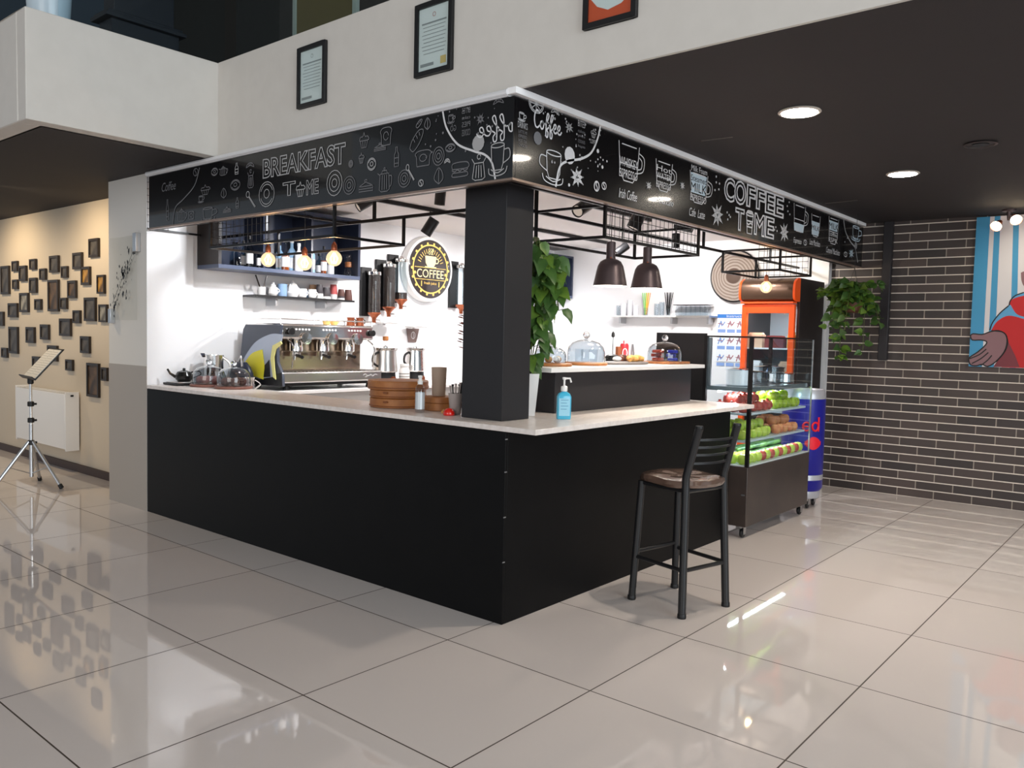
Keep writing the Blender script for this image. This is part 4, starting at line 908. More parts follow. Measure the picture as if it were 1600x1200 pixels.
# ================================================================ ESPRESSO MACHINE
ox, oy, oz = .86, 3.36, 1.06
t = thing('espresso_machine', 'large chrome three-group espresso machine with grey yellow side panel', 'espresso machine', (ox, oy, oz))
mb = MB().box(ox+.03, oy+.24, oz+.12, ox+1.10, oy+.60, oz+.50).build('body', m_chrome, t, bevel=.02)
mb = MB().box(ox+.03, oy+.04, oz+.46, ox+1.10, oy+.62, oz+.60); mb.build('top_housing', m_chrome, t, bevel=.02)
MB().box(ox+.04, oy+.245-.012, oz+.13, ox+1.09, oy+.239, oz+.46).build('splash_panel', mat('splash_steel', srgb(190, 170, 150), .2, metal=.9, noise=srgb(160, 140, 122), bscale=4), t)
MB().box(ox+.02, oy, oz+.0405, ox+1.12, oy+.45, oz+.065).build('tray_base', m_rubber, t)
MB().box(ox-.0, oy-.02, oz+.066, ox+1.16, oy+.45, oz+.165).build('drip_tray', m_brush, t, bevel=.015)
mb = MB()
for i in range(26): mb.box(ox+.04+.042*i, oy+.0, oz+.166, ox+.06+.042*i, oy+.22, oz+.172)
mb.build('drip_grille', m_brush, t)
for x in (ox+.1, ox+1.05):
    for y in (oy+.05, oy+.5): MB().lathe([(.03, 0), (.025, .04)], (x, y, oz+.0005), 14).build('foot', m_rubber, t)
for k in range(3):
    gx = ox+.27+.30*k; g = Vector((gx, oy+.15, oz+.40))
    h = MB().lathe([(.05, -.06), (.062, -.05), (.062, .03), (.055, .05), (.055, .07)], g, 24).build('group_head', m_chrome, t)
    MB().lathe([(.04, -.1), (.042, -.06), (1e-4, -.059)], g, 20).build('portafilter', m_brush, h)
    MB().tube([g+Vector((-.02, -.03, -.085)), g+Vector((-.05, -.1, -.09)), g+Vector((-.07, -.19, -.10))], [.012, .013, .016], 10).build('handle', m_rubber, h)
    MB().tube([g+Vector((-.015, 0, -.1)), g+Vector((-.02, 0, -.13))], .009, 8).build('spout', m_chrome, h)
    mb = MB()
    for j in range(5): mb.lathe([(.009, 0), (.009, .006), (1e-4, .007)], (gx-.08+.035*j, oy+.04, oz+.55), 10, Matrix.Rotation(math.pi/2, 4, 'X'))
    mb.build('buttons', m_label, h)
    MB().lathe([(.055, 0), (.055, .02), (1e-4, .022)], (gx+.02, oy+.035, oz+.47), 24, Matrix.Rotation(math.pi/2, 4, 'X')).build('dial', m_chrome, h)
for x in (ox+.12, ox+1.06):
    MB().tube(spline([(x, oy+.08, oz+.46), (x+.01, oy-.0, oz+.40), (x+.01, oy+.0, oz+.3), (x+.02, oy+.03, oz+.2)], 5), .007, 8).build('steam_wand', m_chrome, t)
    MB().lathe([(.026, 0), (.03, .01), (.03, .03), (1e-4, .032)], (x, oy+.03, oz+.53), 16, Matrix.Rotation(math.pi/2, 4, 'X')).build('steam_knob', m_rubber, t)
mb = MB()
for z in (.64,): mb.tube([(ox+.04, oy+.6, oz+z), (ox+.04, oy+.06, oz+z), (ox+1.09, oy+.06, oz+z), (ox+1.09, oy+.6, oz+z)], .006, 8)
for x in (ox+.04, ox+.4, ox+.75, ox+1.09): mb.tube([(x, oy+.06, oz+.59), (x, oy+.06, oz+.64)], .005, 6)
mb.build('cup_rail', m_chrome, t)
# side panel, drawn in the (y,z) plane seen from -x
fr = (Vector((ox, oy, oz)), Y, Z, -X)
MB().prism([(-.03, .04), (.60, .04), (.66, .22), (.60, .54), (.56, .585), (.0, .585), (.02, .5), (.06, .40), (.05, .25), (-.02, .15)], fr, -.03, .0).build('side_panel', mat('side_charcoal', srgb(74, 80, 94), .4), t, bevel=.004)
MB().prism([(-.03, .04), (.60, .04), (.6, .14), (.3, .12), (-.02, .16)], fr, .001, .012).build('side_skirt', m_rubber, t)
arc = spline([(-.04, .50), (.14, .50), (.38, .42), (.56, .27), (.6, .19)], 8); inner = spline([(.6, .17), (.50, .13), (.36, .10), (.30, .09)], 5)
pts = [(p.x, p.y) for p in [Vector(q) for q in [(a[0], a[1]) for a in arc]]]+[(p[0], p[1]) for p in inner]+[(.10, .12), (.12, .28), (.1, .38), (-.02, .44)]
MB().prism(pts, fr, .001, .014).build('side_crest', mat('crest_silver', srgb(176, 186, 204), .25, metal=.3), t)
y_in = [(p[0], p[1]) for p in spline([(.26, .36), (.42, .32), (.54, .23), (.56, .18)], 5)]+[(p[0], p[1]) for p in spline([(.5, .14), (.36, .11), (.24, .09)], 4)]+[(.22, .2)]
MB().prism(y_in, fr, .0145, .02).build('yellow_inlay', mat('machine_yellow', srgb(232, 222, 60), .35), t)
MB().prism([(-.03, .44), (.09, .40), (.12, .28), (.08, .12), (.04, .1), (.06, .2), (.07, .3), (.04, .37), (-.05, .42)], fr, .0145, .024).build('yellow_edge', mat('machine_pale_yellow', srgb(238, 234, 150), .35), t)
MB().prism([(.13, .12), (.24, .11), (.22, .22), (.15, .27)], fr, .0145, .018).build('dark_inlay', m_rubber, t)
fr2 = (Vector((ox+.92, oy-.0205, oz+.10)), X, Z, -Y)
mb = MB(); mb.stroke(spline([(0, .02), (.03, .035), (.05, .01), (.02, .005), (.08, .02), (.1, .03), (.12, .01), (.15, .03), (.18, .02)], 4), fr2, .006); mb.build('maker_logo', m_label, t)
# things on top of the machine
for px, m_, lb in ((510, m_bamboo, 'small tan cup on espresso machine top, left one'), (522, m_bamboo, 'small tan cup on espresso machine top, right one')):
    c = Vector((AY(px, 510, 3.6).x, 3.6, 1.661)); t = thing('espresso_cup', lb, 'cup', c, 'cups on the espresso machine')
    MB().lathe([(.03, 0), (.042, .05), (.038, .05), (.028, .006), (1e-4, .006)], c, 16).build('body', mat('cup_mustard', srgb(220, 180, 110), .5), t)
    MB().tube(spline([c+Vector((.036, 0, .01)), c+Vector((.058, 0, .028)), c+Vector((.04, 0, .04))], 4), .004, 6).build('handle', MAT['cup_mustard'], t)
random.seed(3)
for i, (px, lb) in enumerate(((548, 'dark copper milk pitcher on machine top right, left one'), (562, 'dark copper milk pitcher on machine top right, right one'))):
    c = Vector((AY(px, 508, 3.55).x, 3.55, 1.661)); t = thing('milk_pitcher', lb, 'pitcher', c, 'pitchers on the espresso machine')
    MB().lathe([(.04, 0), (.042, .01), (.034, .06), (.04, .08), (.036, .08), (.03, .06), (.036, .01), (1e-4, .008)], c, 18).build('body', m_copper, t)
    MB().tube(spline([c+Vector((.038, 0, .015)), c+Vector((.075, 0, .04)), c+Vector((.038, 0, .07))], 5), .005, 6).build('handle', m_brown, t)

# ================================================================ GRINDERS AND BACK COUNTER ITEMS
def grinder(px0, px1, label, dark):
    a = AY(px0, 560, 3.42).x; b = AY(px1, 560, 3.42).x; c = Vector(((a+b)/2, 3.48, 1.0605)); r = (b-a)/2*.95
    t = thing('coffee_grinder', label, 'grinder', c, 'coffee grinders beside the espresso machine')
    MB().lathe([(r*.98, 0), (r*.98, .03), (r*.88, .05), (r*.8, .12), (r*.8, .14)], c, 24).build('base', m_rubber, t)
    MB().lathe([(r*.95, .14), (r, .15), (r*.86, .36), (1e-4, .361)], c, 12).build('canister', m_brush if not dark else m_chrome, t)
    MB().lathe([(r*.92, .3605), (r*.95, .37), (r*.95, .385), (r*.2, .39), (r*.2, .40), (1e-4, .41)], c, 24).build('lid', m_chrome, t)
    MB().tube(spline([c+Vector((-r*.9, -.02, .2)), c+Vector((-r*1.5, -.04, .24)), c+Vector((-r*1.45, -.04, .31)), c+Vector((-r*.85, -.02, .34))], 5), .012, 8).build('handle', m_rubber, t)
    MB().lathe([(.03, 0), (.03, .02), (1e-4, .022)], c+Vector((0, -r*.9, .07)), 14, Matrix.Rotation(math.pi/2, 4, 'X')).build('knob', m_copper, t)
    return c
c = grinder(592, 624, 'steel coffee grinder with dark base right of espresso machine', 0)
grinder(640, 668, 'steel coffee grinder farther right, behind the paper cup', 1)
q = c+Z*.411; t = thing('corked_bottle', 'small cork-stoppered jar standing on left coffee grinder', 'jar', q)
MB().lathe([(.03, 0), (.035, .01), (.035, .03), (.02, .045), (1e-4, .045)], q, 16).build('body', m_glass2, t); MB().lathe([(.022, .0455), (.032, .055), (.03, .09), (1e-4, .092)], q, 14).build('cork', m_bamboo, t)
p = AY(637, 590, 3.3); c = Vector((2.12, 3.0, 1.03))
c = Vector((AY(632, 570, 3.37).x, 3.37, 1.0605)); t = thing('white_jar', 'white jar with printed label between the two grinders', 'jar', c)
MB().lathe([(.05, 0), (.055, .01), (.055, .16), (.045, .18), (.045, .2), (1e-4, .2)], c, 24).build('body', m_pot, t)
MB().lathe([(.05, .2005), (.05, .225), (1e-4, .226)], c, 20).build('lid', m_pot, t)
mb = MB()
for j in range(3): mb.open_lathe([(.0556, .06+.03*j), (.0556, .07+.03*j)], c, 24)
mb.build('printed_label', MAT['print_grey'], t)
# left end of counter
c = Vector((.27, 3.93, 1.102)); t = thing('kitchen_scale', 'flat black scale under the small black teapot', 'scale', c)
MB().box(.13, 3.80, 1.103, .42, 4.04, 1.122).build('base', m_rubber, t, bevel=.006); MB().box(.15, 3.82, 1.1225, .40, 4.02, 1.13).build('platform', m_brush, t, bevel=.003)
c = Vector((.26, 3.92, 1.1305)); t = thing('black_teapot', 'small black teapot with long spout standing on the scale', 'teapot', c)
MB().lathe([(.05, 0), (.07, .02), (.075, .05), (.055, .085), (.03, .095), (.012, .1), (.012, .115), (1e-4, .12)], c, 24).build('body', mat('teapot_black', srgb(26, 26, 26), .15), t)
MB().tube([c+Vector((-.06, .03, .04)), c+Vector((-.10, .05, .07)), c+Vector((-.12, .06, .11))], [.014, .01, .008], 8).build('spout', MAT['teapot_black'], t)
MB().tube(spline([c+Vector((.06, -.03, .03)), c+Vector((.12, -.06, .06)), c+Vector((.11, -.05, .09)), c+Vector((.055, -.02, .08))], 5), .006, 8).build('handle', MAT['teapot_black'], t)
c = Vector((.545, 3.93, 1.102)); t = thing('steel_kettle', 'tall steel milk pitcher behind the glass cake domes', 'pitcher', c)
MB().lathe([(.085, 0), (.09, .01), (.085, .2), (.09, .26), (.086, .26), (.08, .2), (.085, .012), (1e-4, .012)], c, 24).build('body', m_chrome, t)
MB().prism([(-.03, .24), (.03, .24), (0, .275)], (c+Vector((-.07, .03, 0)), Y, Z, -X), 0, .04).build('spout', m_chrome, t)
MB().tube(spline([c+Vector((.07, -.05, .05)), c+Vector((.09, -.1, .08)), c+Vector((.1, -.11, .18)), c+Vector((.06, -.06, .24))], 6), .012, 8).build('handle', m_brush, t)
c = Vector((.745, 3.80, 1.061)); t = thing('knock_box', 'black rounded kitchen appliance between kettle and espresso machine', 'appliance', c)
c2 = c+Z*.0; MB().lathe([(.13, 0), (.14, .02), (.13, .14), (.10, .2), (.06, .24), (1e-4, .245)], c2, 24, Matrix.Diagonal((.5, 1.3, 1, 1))).build('body', mat('appliance_dark', srgb(40, 46, 62), .35), t)
MB().tube(spline([c+Vector((-.05, -.1, .2)), c+Vector((-.0, -.0, .29)), c+Vector((.03, .1, .2))], 6), .012, 8).build('handle', m_chrome, t)
def dome(c, r, h, label, board_r, board_m=None, rect=False):
    t = thing('cake_dome', label, 'cake dome', c, 'clear glass cake domes with ball knobs')
    pr = [(r, 0), (r*1.01, .006), (r, h*.45), (r*.92, h*.68), (r*.72, h*.86), (r*.4, h*.96), (r*.12, h), (.012, h+.008)]
    MB().open_lathe(pr+[(.008, h+.006)]+[(a-.003, b-.003) for a, b in pr[:-1]][::-1], c+Z*.0205, 36).build('dome', m_glass2, t)
    MB().sphere(c+Z*(h+.052), .026, 16).build('knob', m_knob, t)
    if rect: MB().box(c.x-board_r, c.y-board_r*.8, c.z, c.x+board_r, c.y+board_r*.8, c.z+.02).build('board', board_m or m_wood, t, bevel=.004)
    else: MB().lathe([(board_r*.97, 0), (board_r, .004), (board_r, .016), (board_r*.97, .02), (1e-4, .02)], c, 36).build('board', board_m or m_wood, t)
    return c
def pastry(c, r, label, m_, grp, kind='bun'):
    t = MB()
    if kind == 'bun': t.sphere(c+Z*r*.85, r, 14, (1, 1, .86))
    else: t.tube(spline([c+Vector((-r, .0, r*.3)), c+Vector((-r*.4, r*.5, r*.45)), c+Vector((r*.4, r*.5, r*.45)), c+Vector((r, 0, r*.3))], 4), [.3*r, .34*r, .38*r, .42*r, .45*r, .48*r, .48*r, .48*r, .46*r, .42*r, .38*r, .34*r, .3*r], 10)
    tag(t.build(kind if kind != 'bun' else 'pastry', m_, None, loc=c), label, 'pastry', grp)
m_choc = mat('chocolate_cake', srgb(72, 44, 36), .6, noise=srgb(110, 70, 56), bscale=50, bump=.3); m_pink = mat('pink_brown_cake', srgb(150, 96, 90), .6, noise=srgb(120, 72, 64), bscale=40)
m_gbun = mat('golden_bun', srgb(214, 164, 96), .55, noise=srgb(180, 120, 60), bscale=30); m_dboard = mat('red_brown_board', srgb(128, 84, 72), .5)
c1 = Vector((.33, 3.63, 1.102)); c2 = Vector((.37, 3.31, 1.102))
dome(c1, .135, .16, 'glass cake dome with pinkish cakes on the far counter end', .155, m_dboard)
dome(c2, .135, .16, 'glass cake dome with chocolate cakes, front one at counter end', .155, m_dboard)
for i in range(5):
    a = i*1.256; pastry(c1+Vector((.068*math.cos(a), .068*math.sin(a), .0215)), .04, 'pinkish brown bun under the farther left glass dome', m_pink, 'buns under the farther left dome')
    pastry(c2+Vector((.068*math.cos(a+.5), .068*math.sin(a+.5), .0215)), .042, 'chocolate bun under the front left glass dome', m_choc, 'buns under the front left dome')
c = Vector((.70, 3.42, 1.061)); 
c = Vector((AZ(402, 600, 1.061).x, AZ(402, 600, 1.061).y, 1.061)); c = Vector((.62, 3.47, 1.061))
t = thing('creamer', 'small shiny steel creamer left of espresso machine base', 'creamer', c)
MB().lathe([(.04, 0), (.05, .01), (.045, .09), (.055, .12), (.05, .12), (.04, .09), (.045, .012), (1e-4, .012)], c, 20).build('body', m_chrome, t)
MB().tube(spline([c+Vector((.04, -.02, .02)), c+Vector((.085, -.04, .06)), c+Vector((.04, -.02, .1))], 5), .006, 8).build('handle', m_chrome, t)

# ================================================================ ITEMS ON THE FRONT WORKTOP
WT = 1.1025
c = Vector((.345, 1.25, WT))
t = thing('bamboo_steamer', 'large round bamboo steamer stack with wider lid on left counter', 'steamer', c)
def ring(mb, r, z0, z1, c): mb.lathe([(r*.97, z0), (r, z0+.004), (r, z1-.004), (r*.97, z1), (r*.93, z1), (r*.93, z0)], c, 40)
for k, (z0, z1, r) in enumerate(((0, .062, .188), (.064, .118, .188))):
    mb = MB(); ring(mb, r, z0, z1, c); tr = mb.build('tier', m_bamboo, t)
    MB().tube([c+Vector((r*1.003*math.cos(a/20), r*1.003*math.sin(a/20), z0+.012)) for a in range(0, 126)], .004, 6, closed=True).build('binding', m_bamboo2, tr)
    for aa in (3.5, 4.6): MB().cbox((c.x+r*1.0*math.cos(aa), c.y+r*1.0*math.sin(aa), c.z+(z0+z1)/2+.01), (.008, .05, .012), None).build('lacing', m_bamboo2, tr)
mb = MB().lathe([(.2, .12), (.203, .124), (.203, .172), (.198, .178), (.12, .182), (1e-4, .184)], c, 40); ld = mb.build('lid', m_bamboo, t)
MB().lathe([(.204, .128), (.206, .13), (.206, .136), (.204, .138)], c, 40).build('rim_band', m_bamboo2, ld)
c = Vector((.40, .90, WT)); t = thing('bamboo_steamer', 'small single bamboo steamer under the beige paper cup', 'steamer', c)
mb = MB(); ring(mb, .11, 0, .05, c); mb.build('tier', m_bamboo, t); MB().lathe([(.115, .052), (.115, .085), (.1, .09), (1e-4, .091)], c, 36).build('lid', m_bamboo, t)
q = c+Vector((-.02, 0, .0925)); t = thing('beige_tumbler', 'tall plain beige tumbler standing on the small bamboo steamer', 'tumbler', q)
MB().lathe([(.042, 0), (.044, .005), (.05, .185), (.046, .185), (.04, .006), (1e-4, .006)], q, 28).build('body', mat('beige_cup', srgb(176, 154, 136), .6), t)
MB().lathe([(1e-4, .17), (.0458, .17), (.0458, .174), (1e-4, .174)], q, 24).build('inner_disc', m_brown, t)
c = Vector((.175, .86, WT)); t = thing('spray_bottle', 'clear spray bottle with white pump and silver label', 'bottle', c)
MB().lathe([(.027, 0), (.03, .004), (.03, .15), (.02, .17), (.014, .175), (1e-4, .175)], c, 24).build('body', m_glass2, t)
MB().open_lathe([(.0304, .02), (.0304, .125)], c, 24).build('label', mat('silver_label', srgb(206, 212, 216), .3, metal=.3), t)
MB().lathe([(.016, .1755), (.017, .195), (.012, .2), (.01, .215), (.014, .217), (.014, .23), (1e-4, .232)], c, 18).build('pump', m_pot, t)
MB().tube([c+Z*.223, c+Vector((-.02, -.01, .222))], .004, 8).build('nozzle', m_pot, t)
c = Vector((.185, .615, WT)); t = thing('red_bell', 'shiny red dome on the worktop beside the pillar', 'bell', c)
MB().lathe([(.034, 0), (.036, .006), (.034, .02), (.024, .036), (.01, .043), (1e-4, .044)], c, 24).build('body', mat('glossy_red', srgb(214, 30, 20), .12, coat=.5), t)
c = Vector((.262, .635, WT)); t = thing('cutlery_cup', 'frosted cup full of plastic cutlery behind the red dome', 'cup', c)
MB().lathe([(.03, 0), (.034, .005), (.046, .13), (.043, .13), (.03, .006), (1e-4, .006)], c, 24).build('cup', mat('frosted', srgb(170, 160, 156), .5), t)
random.seed(5)
for k in range(9):
    a = random.uniform(0, 6.28); e = c+Vector((.04*math.cos(a), .04*math.sin(a), .15+random.uniform(0, .03)))
    MB().tube([c+Vector((.015*math.cos(a), .015*math.sin(a), .01)), e, e+Vector((0, 0, .02))], [.004, .004, .009], 6).build('utensil', m_rubber if k % 2 else MAT['frosted'], t)
c = Vector((.235, .72, WT)); tag(MB().tube([c+Vector((-.02, -.02, .01)), c+Vector((.03, .02, .014))], .009, 8).build('wooden_stick', m_gbun, None, loc=c), 'short pale wooden piece lying left of red dome', 'stick')
c = Vector((.36, .60, WT)); t = thing('dried_bouquet', 'dark red and brown leafy dried bouquet rising beside pillar', 'bouquet', c)
MB().lathe([(.03, 0), (.04, .01), (.03, .12), (.035, .16), (.03, .16), (.025, .12), (.034, .012), (1e-4, .012)], c, 20).build('vase', mat('burgundy_glass', srgb(90, 20, 30), .15), t)
mb = MB(); random.seed(12)
for k in range(12):
    a = random.uniform(0, 6.28); h = random.uniform(.35, .66); e = c+Vector((.05*math.cos(a), .05*math.sin(a), h)); mb.tube([c+Z*.02, c+Vector((.02*math.cos(a), .02*math.sin(a), h*.6)), e], .003, 5)
    for j in range(4):
        b = e-Z*j*.05; aa = a+random.uniform(-1, 1); d = Vector((math.cos(aa), math.sin(aa), .3))*.05; s_ = Vector((-math.sin(aa), math.cos(aa), 0))*.022
        mb.add([b, b+d*.5+s_, b+d, b+d*.5-s_, b+d*.5+Z*.006], [(0, 1, 4), (1, 2, 4), (2, 3, 4), (3, 0, 4)])
mb.build('foliage', mat('dried_brown', srgb(140, 74, 56), .6), t, smooth=False)
# sanitizer
c = Vector((.585, .045, WT)); rz = Matrix.Rotation(math.radians(-42), 4, 'Z')
t = thing('soap_bottle', 'light blue pump bottle with white nozzle on the worktop', 'bottle', c)
def rbox(mb, w_, d_, z0, z1, top=1.0):
    pts = []
    for sx, sy, a0 in ((1, 1, 0), (-1, 1, 90), (-1, -1, 180), (1, -1, 270)):
        for k in range(4): a = math.radians(a0+30*k); pts.append((sx*(w_/2-.012)+.012*math.cos(a), sy*(d_/2-.012)+.012*math.sin(a)))
    vs = []; L = [(z0, .96), (z0+.004, 1), (z1-.03, 1), (z1-.012, .8*top), (z1, .35)]
    for z, s_ in L:
        for p in pts: vs.append(c+rz @ Vector((p[0]*s_, p[1]*s_, z)))
    n = len(pts); fs = [(i*n+j, i*n+(j+1) % n, (i+1)*n+(j+1) % n, (i+1)*n+j) for i in range(len(L)-1) for j in range(n)]+[tuple(range(n))[::-1], tuple((len(L)-1)*n+j for j in range(n))]
    mb.add(vs, fs); return mb
rbox(MB(), .086, .05, 0, .165).build('body', mat('soap_blue', srgb(70, 178, 214), .18, coat=.4), t)
fx = (c+rz @ Vector((-.033, -.0256, .02)), rz @ X, Z.copy(), rz @ -Y)
MB().flat([(.0, 0), (.066, 0), (.066, .105), (0, .105)], fx, .0006).build('label', mat('soap_label', srgb(150, 205, 226), .4), t)
mb = MB(); 
for j in range(4): mb.stroke([(.01, .095-.018*j), (.056-.01*(j % 2), .095-.018*j)], fx, .003, .0009)
mb.build('printed_lines', mat('soap_print', srgb(60, 130, 170), .5), t)
MB().lathe([(.018, .166), (.02, .168), (.02, .195), (.008, .2), (.006, .2), (.006, .235), (.012, .237), (.013, .25), (1e-4, .252)], c, 18).build('pump', m_pot, t)
MB().tube([c+Z*.244, c+rz @ Vector((.035, 0, .244)), c+rz @ Vector((.042, 0, .22))], .006, 8).build('nozzle', m_pot, t)
# ---------------- plants
def leaf(mb, b, d, n, ln, wd):
    d = d.normalized(); s_ = d.cross(n).normalized(); n = s_.cross(d).normalized()
    P = [(0, 0, 0), (.12, .34, .02), (.38, .5, .05), (.7, .3, .03), (1, 0, -.08)]
    vs = [b+d*(ln*x)+n*(ln*(z-.0)) for x, _, z in P]
    L = [b+d*(ln*(x-.05))+s_*(wd*y)+n*(ln*(z+.09)) for x, y, z in P[1:4]]; R = [b+d*(ln*(x-.05))-s_*(wd*y)+n*(ln*(z+.09)) for x, y, z in P[1:4]]
    mb.add(vs+L+R, [(0, 1, 5), (1, 2, 6, 5), (2, 3, 7, 6), (3, 4, 7), (0, 8, 1), (1, 8, 9, 2), (2, 9, 10, 3), (3, 10, 4)])
c = Vector((.57, .33, WT)); t = thing('potted_vine', 'tall green vine in a square white pot beside the pillar', 'plant', c)
mb = MB(); vs = []
for z, h in ((0, .052), (.262, .072), (.262, .064), (.24, .062)):
    vs += [c+rz @ Vector((sx*h, sy*h, z)) for sx, sy in ((-1, -1), (1, -1), (1, 1), (-1, 1))]
mb.add(vs, [(3, 2, 1, 0)]+[(i*4+j, i*4+(j+1) % 4, (i+1)*4+(j+1) % 4, (i+1)*4+j) for i in range(3) for j in range(4)]+[(12, 13, 14, 15)])
mb.build('pot', m_pot, t)
random.seed(21); st = MB(); lf = MB(); rt = Vector((.64, -.77, 0))
for k in range(8):
    a = random.uniform(-.3, .3); base = c+Vector((random.uniform(-.03, .03), random.uniform(-.03, .03), .24))
    H = random.uniform(.5, .92); pts = [base]
    off = random.uniform(-.02, .17)
    top = base+Z*H+rt*off+Vector((random.uniform(-.04, .04), random.uniform(-.04, .04), 0))
    pts += [base+Z*H*.5+rt*off*.4, top, top+rt*random.uniform(.0, .08)-Z*random.uniform(.05, .3)]
    sp = spline(pts, 7); st.tube(sp, .004, 5)
    for j, p_ in enumerate(sp):
        if j < 2: continue
        for q_ in range(1):
            aa = random.uniform(0, 6.28); ln = random.uniform(.09, .14)
            dd = Vector((math.cos(aa)*.7, math.sin(aa)*.7, -random.uniform(.3, 1.4)))
            nn_ = Vector((-random.uniform(.3, 1), -random.uniform(.3, 1), random.uniform(.1, .9)))
            b0 = p_+Vector((math.cos(aa), math.sin(aa), .3))*.03; st.tube([p_, b0], .002, 4)
            lf.k = 0 if random.random() < .72 else 1; leaf(lf, b0, dd, nn_, ln, ln*.72)
st.build('stems', m_stem, t); lf.build('foliage', [m_leaf, m_leaf2], t)
c = AX(1333, 478, 5.15); t = thing('hanging_plant', 'leafy green plant in hanging pot before the brick wall', 'plant', c)
MB().lathe([(.05, -.07), (.08, -.05), (.1, .06), (.094, .06), (.075, -.045), (1e-4, -.045)], c, 24).build('pot', mat('pot_brown', srgb(96, 60, 44), .6), t)
for a in (0, 2.1, 4.2): MB().tube([c+Vector((.095*math.cos(a), .095*math.sin(a), .06)), c+Z*.38, (c.x, c.y, 2.9)], .002, 4).build('cord', m_steel, t)
random.seed(8); st = MB(); lf = MB()
for k in range(26):
    a = random.uniform(0, 6.28); R0 = random.uniform(.1, .30); dz = random.uniform(-.25, .22) if k > 3 else random.uniform(-.55, -.35)
    pts = [c+Z*.03, c+Vector((math.cos(a)*R0*.6, math.sin(a)*R0*.6, .1+max(0, dz)*.6)), c+Vector((math.cos(a)*R0, math.sin(a)*R0, dz if k > 3 else dz*.5))]
    if k <= 3: pts = [c+Z*.05, c+Vector((math.cos(a)*.11, math.sin(a)*.11, .04)), c+Vector((math.cos(a)*.12, math.sin(a)*.12, dz))]
    sp = spline(pts, 5); st.tube(sp, .0025, 4)
    for j, p_ in enumerate(sp[2:]):
        for q_ in range(2):
            aa = random.uniform(0, 6.28); ln = random.uniform(.07, .115); lf.k = 0 if random.random() < .5 else 1
            leaf(lf, p_+Vector((math.cos(aa), math.sin(aa), 0))*.012, Vector((math.cos(aa), math.sin(aa), random.uniform(-.9, .2))), Vector((-random.uniform(.2, 1), -random.uniform(0, 1), random.uniform(.3, 1))), ln, ln*.85)
st.build('stems', m_stem, t); lf.build('foliage', [m_leaf, m_leaf2], t)

# ================================================================ ITEMS ON THE RAISED LEDGE
LT = 1.4005
c = Vector((.90, .45, LT)); dome(Vector((.98, .46, LT)), .11, .11, 'low glass dome with iced pastries half behind the vine', .15, m_bamboo)
for i in range(3): pastry(Vector((.94+.05*i, .44-.03*(i % 2), LT+.0215)), .026, 'iced pastry under the low dome behind the vine', m_gbun if i != 1 else mat('icing', srgb(236, 228, 220), .5), 'pastries under the dome behind the vine')
c = Vector((1.40, .46, LT)); dome(c, .135, .16, 'glass cake dome over glasses, centre left on the raised ledge', .155, m_bamboo)
for i, (dx, dy) in enumerate(((-.05, -.03), (.05, -.03), (0, .06))):
    q = c+Vector((dx, dy, .0215)); tag(MB().open_lathe([(.001, .001), (.026, .001), (.03, .09)], q, 20).build('small_glass', m_glass2, None, loc=q), 'small clear glass under the centre left dome on ledge', 'glass', 'glasses under the ledge dome')
c = Vector((1.93, .46, LT))
t = thing('serving_board', 'dark grey round-ended serving board in the middle of ledge', 'board', c)
MB().lathe([(.3, 0), (.31, .005), (.31, .016), (.3, .02), (1e-4, .02)], c, 40, Matrix.Diagonal((.85, .40, 1, 1))).build('board', mat('slate_board', srgb(110, 104, 102), .5), t)
for i, (dx, dy, m_, lb) in enumerate(((.02, -.06, m_gbun, 'golden croissant, left one on the grey serving board'), (.14, -.04, m_gbun, 'golden croissant, right one on the grey serving board'), (.08, .05, m_choc, 'dark chocolate croissant behind the golden ones on grey board'))):
    pastry(c+Vector((dx, dy, .0205)), .055, lb, m_, 'croissants on the serving board', 'croissant')
q = c+Vector((-.09, .02, .0205)); t = thing('white_bun_plate', 'small white pile of sugared buns on grey serving board', 'buns', q)
MB().sphere(q+Z*.02, .035, 14, (1, 1, .55)).build('bun', m_pot, t)
q = Vector((2.07, .67, LT)); t = thing('stovetop_pot', 'black stovetop pot with long upright handle on ledge', 'pot', q)
MB().lathe([(.05, 0), (.055, .02), (.05, .06), (.02, .07), (1e-4, .072)], q, 20).build('body', m_rubber, t)
MB().tube([q+Vector((0, 0, .07)), q+Vector((0, 0, .2))], .004, 8).build('rod', m_chrome, t)
MB().lathe([(.003, .2), (.014, .21), (.012, .235), (1e-4, .25)], q, 14).build('knob', m_rubber, t)
MB().tube([q+Vector((-.045, 0, .04)), q+Vector((-.09, 0, .045))], .012, 8).build('handle', m_rubber, t)
q = Vector((2.24, .67, LT)); t = thing('red_drink_can', 'red and white decorated can standing on the ledge', 'can', q)
MB().lathe([(.03, 0), (.034, .01), (.034, .14), (.028, .155), (1e-4, .155)], q, 24).build('body', mat('can_red', srgb(226, 60, 72), .3), t)
mb = MB(); fr = (q+Vector((-.0345*.75, -.0345*.66, .03)), Vector((.66, -.75, 0)), Z, Vector((-.75, -.66, 0))); mb.stroke(circ(0, .05, .018, 14, ry=.035), fr, .008, .001, closed=True); mb.build('oval_mark', m_label, t)
for dy in (-.012, .014): MB().lathe([(.006, .156), (.006, .175), (1e-4, .18)], q+Vector((dy, dy, 0)), 8).build('cap', m_pot if dy < 0 else MAT['can_red'], t)
q = Vector((2.36, .67, LT)); t = thing('dark_tongs', 'dark upright tongs standing right of the red can', 'tongs', q)
MB().tube([q+Z*.001, q+Vector((-.012, 0, .08)), q+Z*.15], .007, 8).build('arm', m_alu, t); MB().tube([q+Vector((.018, 0, .001)), q+Vector((.024, 0, .08)), q+Vector((.002, 0, .15))], .007, 8).build('arm', m_alu, t)
q = Vector((2.16, .68, LT)); t = thing('brown_packet', 'narrow brown packet leaning left of the red can', 'packet', q)
